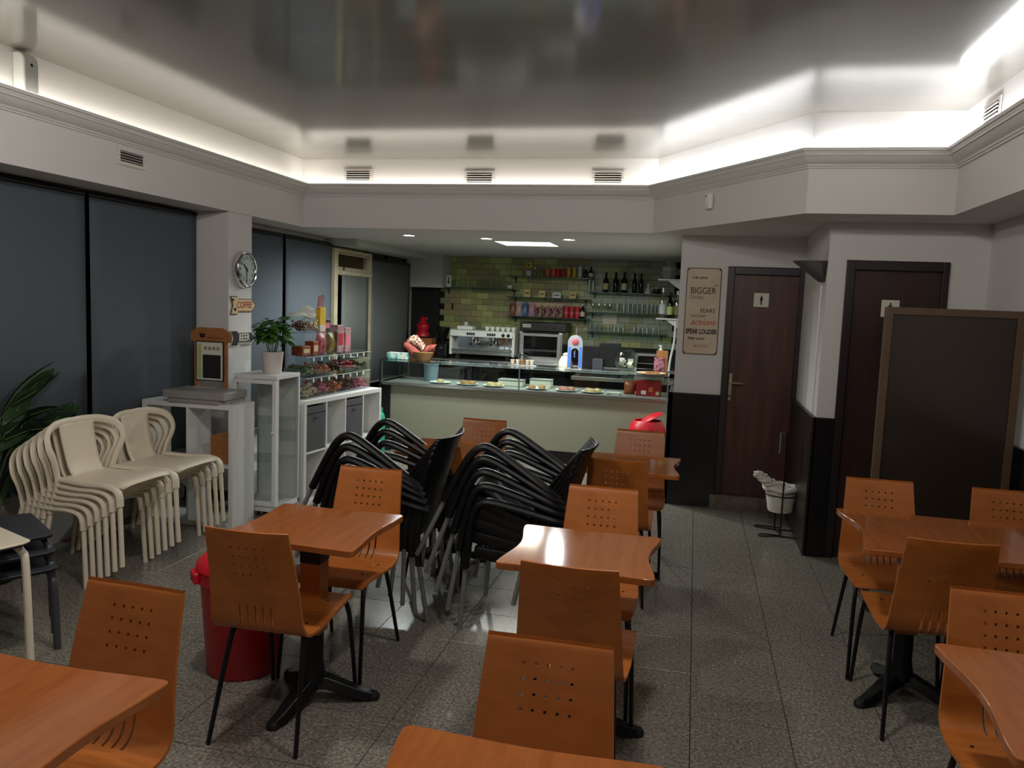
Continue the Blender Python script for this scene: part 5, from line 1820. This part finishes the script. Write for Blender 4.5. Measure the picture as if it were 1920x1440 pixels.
for gx in (-0.14, 0.14):
    g_ = MB().lathe([(0.035, 0.0), (0.04, 0.02), (0.04, 0.065)], 18, cx=gx, cy=-0.09, cz=0.235).build('group_head', 'chrome', t)
    MB().lathe([(0.03, 0.0), (0.036, 0.01), (0.036, 0.03)], 16, cx=gx, cy=-0.09, cz=0.205).build('portafilter', 'chrome', g_)
    MB().tube([(gx, -0.12, 0.222), (gx + 0.01, -0.23, 0.205)], 0.012, 8, r2=0.016).build('filter_handle', 'black_plastic', g_)
    for k in range(4):
        bx('button', gx - 0.055 + 0.03 * k, gx - 0.035 + 0.03 * k, -0.212, -0.2, 0.325, 0.355, 'black_matte', t).rotation_euler = (0, 0, 0)
for k in range(2):
    MB().lathe([(0.022, 0), (0.022, 0.02), (0, 0.022)], 14).build('steam_knob', 'black_plastic', t, loc=(0.30 + 0.07 * k, -0.185, 0.335), rot=(PI / 2, 0, 0))
    MB().tube(smooth_path([(0.30 + 0.07 * k, -0.12, 0.31), (0.31 + 0.07 * k, -0.16, 0.24), (0.32 + 0.07 * k, -0.17, 0.14)], 4), 0.007, 6).build('steam_wand', 'chrome', t)
MB().box(-0.40, 0.40, -0.20, -0.0, 0.12, 0.135).build('drip_tray', 'steel', t, bevel=0.003)
cup = MB().lathe([(0, 0), (0.018, 0), (0.03, 0.03), (0.034, 0.055), (0.031, 0.055), (0.026, 0.03), (0, 0.006)], 14).mesh('espresso_cup', 'white_enamel', 60)
for k in range(10):
    o = bpy.data.objects.new('espresso_cup', cup)
    COL.objects.link(o)
    o.location = (-2.70 + 0.072 * k if k < 6 else -2.68 + 0.11 * (k - 6), 10.24 if k < 6 else 10.34, ZW + 0.386)
    tag(o, 'small white coffee cup, %s in the %s row on the espresso machine' % (NTH[k % 6], 'front' if k < 6 else 'rear'), 'cup', 'cups warming on the espresso machine')
t = thing('cup_tray', 'white box of stacked saucers on the left of the espresso machine top', 'tray', (-3.0, 10.32, ZW + 0.386))
MB().box(-0.12, 0.1, -0.09, 0.09, 0, 0.05).build('body', 'white_enamel', t, bevel=0.012)
MB().lathe([(0, 0), (0.035, 0), (0.05, 0.014), (0, 0.012)], 16).build('saucer', 'white_enamel', t, loc=(-0.02, 0, 0.05))
MB().lathe([(0, 0), (0.02, 0), (0.03, 0.035), (0.027, 0.035), (0, 0.005)], 14).build('cup', 'white_enamel', t, loc=(-0.02, 0, 0.065))

t = thing('coffee_grinder', 'black coffee grinder with dark hopper left of the espresso machine', 'coffee grinder', (-3.315, 10.25, ZW))
MB().box(-0.09, 0.09, -0.10, 0.12, 0, 0.20).build('body', 'black_plastic', t, bevel=0.03)
MB().lathe([(0.04, 0.20), (0.045, 0.24), (0.095, 0.39), (0.095, 0.41), (0.06, 0.415), (0, 0.415)], 20).build('hopper', 'dark_bottle', t)
MB().tube([(0.0, -0.10, 0.13), (0.0, -0.16, 0.12)], 0.018, 10).build('spout', 'chrome', t)
MB().box(-0.06, 0.06, -0.18, -0.1, 0.0, 0.025).build('tray', 'black_plastic', t, bevel=0.004)

t = thing('oven', 'steel-framed oven with black glass door under the snack shelf', 'oven', (-1.965, 10.34, ZW))
MB().box(-0.30, 0.28, -0.06, 0.42, 0.0, 0.40).build('cabinet', 'steel', t, bevel=0.006)
MB().box(-0.30, 0.32, -0.06, 0.42, 0.41, 0.52).build('control_box', 'black_plastic', t, bevel=0.006)
dd = MB().box(-0.285, 0.265, -0.085, -0.06, 0.02, 0.385).build('door', 'steel', t, bevel=0.006)
bx('pane', -0.235, 0.215, -0.088, -0.085, 0.075, 0.345, 'night_glass', dd)
MB().tube([(-0.25, -0.115, 0.395), (0.23, -0.115, 0.395)], 0.01, 8).build('handle', 'black_metal', dd)
bx('name_plate', -0.26, -0.15, -0.063, -0.06, 0.455, 0.495, 'sign_white', t)
for i in range(5):
    bx('letter_mark', -0.245 + 0.018 * i, -0.232 + 0.018 * i, -0.0638, -0.063, 0.468, 0.482, 'ink', t)
for x in (0.06, 0.16):
    MB().lathe([(0.018, 0), (0.018, 0.015), (0, 0.017)], 14).build('knob', 'black_metal', t, loc=(x, -0.06, 0.47), rot=(PI / 2, 0, 0))

t = thing('toaster_oven', 'steel toaster grill on the service shelf right of the bowl', 'toaster', (-0.47, 9.0, 0.90))
MB().box(-0.16, 0.16, -0.12, 0.12, 0.0, 0.055).build('base', 'steel', t, bevel=0.006)
MB().box(-0.16, 0.16, -0.12, 0.12, 0.255, 0.28).build('hood', 'steel', t, bevel=0.006)
for s in (-1, 1):
    MB().box(s * 0.15 - 0.01, s * 0.15 + 0.01, -0.12, 0.12, 0.055, 0.255).build('side', 'steel', t)
bx('cavity', -0.14, 0.14, 0.05, 0.11, 0.055, 0.255, 'black_matte', t)
for z in (0.11, 0.17):
    bx('grid', -0.14, 0.14, -0.11, 0.05, z, z + 0.006, 'steel', t)
t = thing('spray_bottle', 'small white spray bottle on top of the toaster grill', 'bottle', (-0.36, 9.0, 1.18))
MB().lathe([(0, 0), (0.022, 0), (0.024, 0.05), (0.01, 0.065), (0.01, 0.085), (0, 0.085)], 12).build('body', 'white_enamel', t)
MB().box(-0.022, 0.01, -0.008, 0.008, 0.085, 0.1).build('nozzle', 'white_enamel', t, bevel=0.003)
t = thing('paper_roll', 'crumpled white paper bundle behind the beer tap', 'paper', (-1.42, 8.95, 0.93))
MB().lathe([(0, 0.0), (0.06, 0.0), (0.085, 0.05), (0.075, 0.12), (0.05, 0.17), (0, 0.19)], 11).build('bundle', 'paper', t)
MB().lathe([(0.03, 0.16), (0.05, 0.2), (0.02, 0.215), (0, 0.216)], 9).build('twist', 'paper', t, loc=(0.01, 0, 0))
t = thing('cutlery_tray', 'shallow tray of cups and spoons on the glass counter below the oven', 'tray', (-1.83, 8.55, ZT))
MB().box(-0.16, 0.16, -0.08, 0.08, 0.0, 0.01).build('tray', 'steel', t, bevel=0.003)
for i in range(5):
    MB().lathe([(0, 0), (0.018, 0), (0.026, 0.05), (0.023, 0.05), (0, 0.006)], 12).build('cup', ('candy_cream', 'sign_white', 'basket_tan')[i % 3], t, loc=(-0.12 + 0.055 * i, 0.02 * (i % 2), 0.01))
for i in range(3):
    MB().tube([(-0.1 + 0.02 * i, 0.03, 0.03), (-0.13 + 0.03 * i, 0.035, 0.12)], 0.003, 5).build('spoon', 'chrome', t)
t = thing('milk_jug', 'small steel milk jug between espresso machine and tray', 'jug', (-2.19, 10.15, ZW))
MB().lathe([(0, 0), (0.045, 0), (0.047, 0.05), (0.038, 0.09), (0.042, 0.11), (0.038, 0.11), (0.033, 0.09), (0, 0.01)], 18).build('body', 'steel', t)
MB().tube(smooth_path([(0.04, 0, 0.09), (0.075, 0, 0.085), (0.075, 0, 0.04), (0.045, 0, 0.03)], 4), 0.005, 6).build('handle', 'steel', t)

# ------------------------------------------------------------------ glass wall shelves and what stands on them
SY0, SY1 = 10.62, 10.89
shelves = {}
for key, x0, x1, z, lb in (('A', -3.53, -2.42, 1.873, 'long glass shelf with upturned glasses at the left of the tiled wall'), ('B', -2.56, -1.38, 2.055, 'top glass shelf carrying cans and small bottles'), ('C', -2.55, -1.40, 1.775, 'glass shelf carrying four small cards'),
                           ('D', -2.54, -1.40, 1.512, 'glass shelf carrying snack bags above the oven'), ('E', -1.45, -0.28, 1.877, 'glass shelf carrying dark wine bottles'), ('F', -1.46, -0.34, 1.607, 'glass shelf carrying a row of tumblers'), ('G', -1.45, -0.36, 1.345, 'lowest glass shelf carrying small glasses')):
    t = thing('glass_shelf', lb, 'shelf', ((x0 + x1) / 2, SY1, z), 0, 'glass shelves on the tiled wall')
    hw = (x1 - x0) / 2
    MB().box(-hw, hw, SY0 - SY1, 0, -0.010, 0).build('pane', 'shelf_glass', t)
    MB().box(-hw, hw, SY0 - SY1 - 0.0015, SY0 - SY1, -0.010, 0).build('polished_edge', 'glass_edge', t)
    for s in (-1, 1):
        MB().box(s * hw * 0.86 - 0.008, s * hw * 0.86 + 0.008, -0.16, -0.01, -0.022, -0.0105).build('bracket', 'black_metal', t)
        MB().box(s * hw * 0.86 - 0.008, s * hw * 0.86 + 0.008, -0.012, 0.0, -0.09, -0.0105).build('bracket', 'black_metal', t)
    shelves[key] = z
YB = 10.74


def lathe_thing(name, label, cat, x, z, parts, group=None, y=YB, seg=16):
    t = thing(name, label, cat, (x, y, z), 0, group)
    for nm, prof, m in parts:
        MB().lathe(prof, seg).build(nm, m, t)
    return t


def can(label, x, z, m, top='steel', r=0.033, h=0.115):
    return lathe_thing('drink_can', label, 'can', x, z, [('body', [(0, 0), (r * 0.8, 0), (r, 0.008), (r, h - 0.012), (r * 0.85, h)], m), ('lid', [(r * 0.85, h), (r * 0.85, h + 0.002), (0, h + 0.001)], top)], 'cans on the top glass shelf')


def bottle(label, x, z, m, lab=None, r=0.036, h=0.29, cap='ink', group='bottles behind the bar', y=YB):
    ps = [('glass_body', [(0, 0), (r * 0.9, 0), (r, 0.008), (r, h * 0.58), (r * 0.8, h * 0.66), (r * 0.4, h * 0.75), (r * 0.36, h * 0.94), (r * 0.42, h * 0.95), (r * 0.42, h)], m), ('cap', [(r * 0.45, h * 0.86), (r * 0.45, h * 1.005), (0, h * 1.008)], cap)]
    if lab:
        ps.append(('paper_label', [(r * 1.02, h * 0.14), (r * 1.02, h * 0.46)], lab))
    return lathe_thing('bottle', label, 'bottle', x, z, ps, group, y)


mat('can_orange', rgb(206, 104, 50), 0.35)
mat('can_red', rgb(190, 34, 46), 0.35)
mat('can_pink', rgb(206, 90, 96), 0.35)
mat('can_yellow', rgb(206, 170, 60), 0.35)
mat('can_white', rgb(200, 206, 212), 0.35)
z = shelves['B']
t = thing('mini_pot', 'tiny white pot with a yellow ring ornament on the top glass shelf', 'pot', (-2.272, YB, z))
MB().lathe([(0, 0), (0.036, 0), (0.048, 0.08), (0.044, 0.08), (0, 0.07)], 16).build('pot', 'can_white', t)
MB().tube([(0.034 * math.cos(a), 0, 0.155 + 0.034 * math.sin(a)) for a in [2 * PI * i / 18 for i in range(18)]], 0.012, 8, closed=True).build('ring', 'yellow_card', t)
MB().tube([(0, 0, 0.07), (0, 0, 0.125)], 0.004, 6).build('stalk', 'stem', t)
bottle('small pale bottle right of the tiny pot on the top shelf', -2.18, z, 'tumbler', 'pack_gold', 0.026, 0.125, 'steel')
bottle('small pale bottle left of the orange can on the top shelf', -2.087, z, 'tumbler', 'pack_gold', 0.026, 0.125, 'pack_gold')
can('orange drink can on the top glass shelf', -2.005, z, 'can_orange')
can('pink-red drink can next to the orange can', -1.927, z, 'can_pink')
can('left one of the two bright red cans on the top shelf', -1.865, z, 'can_red')
can('right one of the two bright red cans on the top shelf', -1.79, z, 'can_red')
can('taller yellow can left of its twin on the top shelf', -1.735 + 0.02, z, 'can_yellow', r=0.028, h=0.14)
can('yellow can nearest the white can on the top shelf', -1.65 + 0.01, z, 'can_yellow', r=0.03, h=0.135)
can('tall white can on the top glass shelf', -1.562, z, 'can_white', r=0.032, h=0.16)
bottle('small dark bottle with white cap at the end of the top shelf', -1.485, z, 'dark_bottle', None, 0.028, 0.145, 'white_enamel')
bottle('small dark bottle with white label, last on the top shelf', -1.415, z, 'dark_bottle', 'sign_white', 0.03, 0.155, 'ink')
z = shelves['C']
mat('card_cream', rgb(216, 196, 130), 0.6)
for x, w, h, m, lb in ((-2.277, 0.09, 0.11, 'card_cream', 'cream card, leftmost on the card shelf'), (-2.069, 0.09, 0.095, 'card_cream', 'yellowish card, second on the card shelf'), (-1.863, 0.115, 0.08, 'can_white', 'wide bluish-white card on the card shelf'), (-1.644, 0.09, 0.095, 'card_cream', 'cream card with print, rightmost on the card shelf')):
    t = thing('price_card', lb, 'card', (x, YB - 0.04, z), 0, 'cards on the glass shelf')
    MB().box(-w / 2, w / 2, 0, 0.004, 0, h).build('card', m, t, rot=(R(-8), 0, 0))
    MB().box(-w * 0.3, w * 0.3, -0.001, 0.0, h * 0.4, h * 0.6).build('print', 'ink_grey', t, rot=(R(-8), 0, 0))
    MB().box(-w / 2, w / 2, 0, 0.03, 0, 0.003).build('foot', m, t)
z = shelves['D']
bags = [(-2.47, 'chips_tan', 'tan chip bag'), (-2.385, 'chips_pale', 'pale chip bag'), (-2.30, 'chips_blue', 'blue chip bag'), (-2.205, 'chips_lilac', 'lilac chip bag'), (-2.11, 'chips_purple', 'purple and gold chip bag'), (-2.01, 'chips_purple', 'purple and gold shiny chip bag'), (-1.915, 'chips_purple', 'purple chip bag with a glint'), (-1.82, 'chips_purple', 'purple chip bag next to the red cans')]
mat('chips_tan', rgb(170, 120, 96), 0.3, noise=(16, 3, rgb(90, 50, 50)))
mat('chips_pale', rgb(190, 176, 184), 0.3, noise=(16, 3, rgb(190, 140, 100)))
mat('chips_blue', rgb(120, 160, 200), 0.3, noise=(16, 3, rgb(30, 40, 100)))
mat('chips_lilac', rgb(170, 160, 200), 0.3, noise=(16, 3, rgb(200, 130, 100)))
mat('chips_purple', rgb(92, 22, 62), 0.22, noise=(13, 2, rgb(226, 204, 176), 0.12))
pos = ['first from the left', 'second from the left', 'third from the left', 'fourth from the left', 'fifth from the left', 'sixth from the left', 'seventh from the left', 'last']
for (x, m, lb), ps in zip(bags, pos):
    b_ = pillow_bag('chip_bag', '%s, %s on the snack shelf' % (lb, ps), 'chip bag', 0.09, 0.18, 0.06, m)
    b_.location = (x, YB - 0.02, z)
    b_['group'] = 'chip bags above the oven'
for i, x in enumerate((-1.725, -1.648, -1.572)):
    t = lathe_thing('snack_tube', 'red snack tube, %s on the snack shelf' % ('nearest the chip bags', 'middle one', 'nearest the shelf end')[i], 'snack tube', x, z,
                    [('body', [(0, 0), (0.034, 0), (0.034, 0.15)], 'can_red'), ('lid', [(0.036, 0.15), (0.036, 0.16), (0, 0.161)], 'can_red'), ('print', [(0.0345, 0.05), (0.0345, 0.085)], 'can_pink')], 'red snack tubes')
bottle('dark bottle with cream label at the right end of the snack shelf', -1.502, z, 'dark_bottle', 'sign_white', 0.032, 0.2, 'sign_white')
z = shelves['E']


def tumbler(label, x, z, r0, r1, h, group, stem=False):
    if stem:
        pr = [(0, 0), (r1 * 0.8, 0), (r1 * 0.8, 0.004), (0.005, 0.01), (0.005, h * 0.4), (r1 * 0.7, h * 0.55), (r1, h * 0.75), (r1 * 0.85, h), (r1 * 0.8, h), (r1 * 0.9, h * 0.75), (0.004, h * 0.5)]
    else:
        pr = [(0, 0), (r0, 0), (r1, h), (r1 - 0.002, h), (r0 - 0.002, 0.01), (0, 0.01)]
    o = MB().lathe(pr, 14).build('glass', 'tumbler')
    o.location = (x, YB, z)
    return tag(o, label, 'glass', group)


for i, x in enumerate((-1.43, -1.378)):
    tumbler(('clear tall glass, left of the pair at the start of the bottle shelf', 'clear tall glass, right of the pair at the start of the bottle shelf')[i], x, z, 0.02, 0.024, 0.155, 'pair of tall glasses')
bottle('dark wine bottle with a beige label, first on the bottle shelf', -1.206, z, 'dark_bottle', 'card_cream', 0.037, 0.265, 'ink')
bottle('dark wine bottle without label, second on the bottle shelf', -1.073, z, 'dark_bottle', None, 0.038, 0.27, 'ink')
bottle('dark wine bottle with a white label on the bottle shelf', -0.96, z, 'dark_bottle', 'sign_white', 0.041, 0.275, 'ink')
bottle('slim dark bottle right of the white-labelled one', -0.822, z, 'dark_bottle', None, 0.032, 0.265, 'ink')
bottle('slim dark bottle left of the small white figure', -0.735, z, 'dark_bottle', None, 0.03, 0.265, 'ink')
lathe_thing('figurine', 'small white cone-shaped figure on the bottle shelf', 'figurine', -0.641, z, [('body', [(0, 0), (0.045, 0), (0.04, 0.03), (0.015, 0.08), (0.008, 0.11), (0, 0.112)], 'white_enamel'), ('head', [(0.012, 0.1), (0.016, 0.115), (0.01, 0.13), (0, 0.132)], 'white_enamel')])
lathe_thing('sugar_bowl', 'dark bowl with a white lid at the end of the bottle shelf', 'bowl', -0.524, z, [('body', [(0, 0), (0.04, 0), (0.05, 0.04), (0.045, 0.07)], 'dark_bottle'), ('lid', [(0.046, 0.07), (0.03, 0.09), (0, 0.095)], 'white_enamel')])
z = shelves['F']
for i, x in enumerate((-1.364, -1.281, -1.202, -1.135, -1.04, -0.951, -0.888, -0.832, -0.769, -0.707, -0.638, -0.582, -0.533)):
    if i < 4:
        tumbler('clear stemmed glass, %s from the left on the tumbler shelf' % NTH[i], x, z, 0.02, 0.032, 0.115, 'stemmed glasses on the tumbler shelf', True)
    else:
        tumbler('clear straight tumbler, %s after the stemmed glasses on the tumbler shelf' % NTH[i - 4], x, z, 0.023, 0.028, 0.13, 'tumblers on the tumbler shelf')
z = shelves['G']
for i, x in enumerate((-1.396, -1.325, -1.255, -1.146, -1.063, -1.006, -0.943, -0.798, -0.742, -0.686, -0.629, -0.549, -0.474)):
    if i < 3:
        tumbler('clear tall glass, %s from the left on the lowest glass shelf' % NTH[i], x, z, 0.022, 0.028, 0.11, 'tall glasses on the lowest shelf')
    else:
        tumbler('small clear glass, %s after the tall ones on the lowest shelf' % NTH[i - 3], x, z, 0.02, 0.027, 0.075, 'small glasses on the lowest shelf')
z = shelves['A']
for i, x in enumerate((-3.33, -3.24, -3.172, -3.088, -3.004, -2.925, -2.842, -2.759, -2.682)):
    o = MB().lathe([(0, 0.0), (0.034, 0.0), (0.03, 0.04), (0.02, 0.075), (0.009, 0.09), (0.008, 0.11), (0.016, 0.118), (0.016, 0.12), (0, 0.121)], 14).build('glass', 'tumbler')
    o.location = (x, YB, z)
    tag(o, 'clear upturned glass, %s from the left on the left glass shelf' % NTH[i], 'glass', 'upturned glasses on the left shelf')
t = thing('bottle_opener_board', 'white upright board with a black tool on the left glass shelf', 'board', (-3.395, YB - 0.06, z))
MB().box(-0.038, 0.038, -0.01, 0.01, 0, 0.165).build('board', 'white_enamel', t, bevel=0.004)
MB().lathe([(0, 0), (0.011, 0), (0.014, 0.02), (0.008, 0.03), (0.006, 0.09), (0, 0.09)], 8).build('tool', 'ink', t, loc=(0.0, -0.014, 0.05))
lathe_thing('espresso_cup', 'small white cup at the right end of the left glass shelf', 'cup', -2.532, z, [('body', [(0, 0), (0.025, 0), (0.042, 0.04), (0.044, 0.055), (0.04, 0.055), (0, 0.01)], 'white_enamel'), ('saucer', [(0.03, 0), (0.055, 0.008), (0.05, 0.01), (0.03, 0.004)], 'white_enamel')])
tag(MB().box(-0.0945, 0.0945, -0.002, 0, -0.065, 0.065).build('paper_notice', 'paper', loc=(-1.147, 10.891, 1.517)), 'plain pale paper notice stuck on the tiles between two shelves', 'paper')
tag(MB().box(-0.01, 0.01, -0.02, 0, -0.045, 0.045).build('wall_hook', 'ink', loc=(-3.395, 10.891, 1.61), bevel=0.003), 'small black hook strip on the green tiles', 'hook')

# shelves on the right end wall of the bar
for z, y0, lb in ((2.04, 9.65, 'upper white shelf at the right end of the bar'), (1.575, 9.65, 'lower white shelf with tall bottles at the right end of the bar')):
    t = thing('wall_shelf', lb, 'shelf', (-0.15, y0, z))
    MB().box(-0.315, 0, 0, 0.3, -0.018, 0).build('board', 'white_lacquer', t, bevel=0.002)
    for yy in (0.03, 0.26):
        MB().prism([(0, 0), (-0.2, 0), (0, -0.14)], 0, 0.01).xform(Matrix(((1, 0, 0, 0), (0, 0, 1, 0), (0, 1, 0, 0), (0, 0, 0, 1)))).build('bracket', 'white_lacquer', t, loc=(0, yy, -0.018))
rnd = random.Random(9)
t = thing('plastic_bundle', 'crumpled grey-white plastic bag on the upper end shelf', 'bag', (-0.34, 9.8, 2.04))
mat('plastic_film', rgb(150, 154, 154), 0.3)
MB().lathe([(0, 0)] + [(0.10 * math.sin(PI * (i + 1) / 9) ** 0.6 + rnd.uniform(-.015, .015), 0.024 * i) for i in range(7)] + [(0.02, 0.18), (0.035, 0.21), (0, 0.2)], 9).build('bag', 'plastic_film', t, smooth=0)
MB().tube([(0.0, 0, 0.19), (0.04, 0.01, 0.22), (0.05, 0, 0.2)], 0.01, 6).build('knot', 'plastic_film', t)
bottle('tall clear silver-labelled bottle on the lower end shelf', -0.40, 1.575, 'tumbler', 'can_white', 0.042, 0.36, 'steel', y=9.8)
bottle('green-labelled dark bottle on the lower end shelf', -0.31, 1.575, 'green_bottle', 'tile_lime', 0.038, 0.31, 'ink', y=9.8)
bottle('pale bottle nearest the wall on the lower end shelf', -0.225, 1.575, 'tumbler', 'pack_gold', 0.038, 0.33, 'sign_white', y=9.78)
tag(MB().tube(smooth_path([(-0.23, 9.62, 1.55), (-0.235, 9.6, 1.3), (-0.265, 9.55, 1.1), (-0.275, 9.5, 0.95)], 5), 0.013, 8).build('cable_pipe', 'white_lacquer'), 'white pipe running down from the lower end shelf', 'pipe')
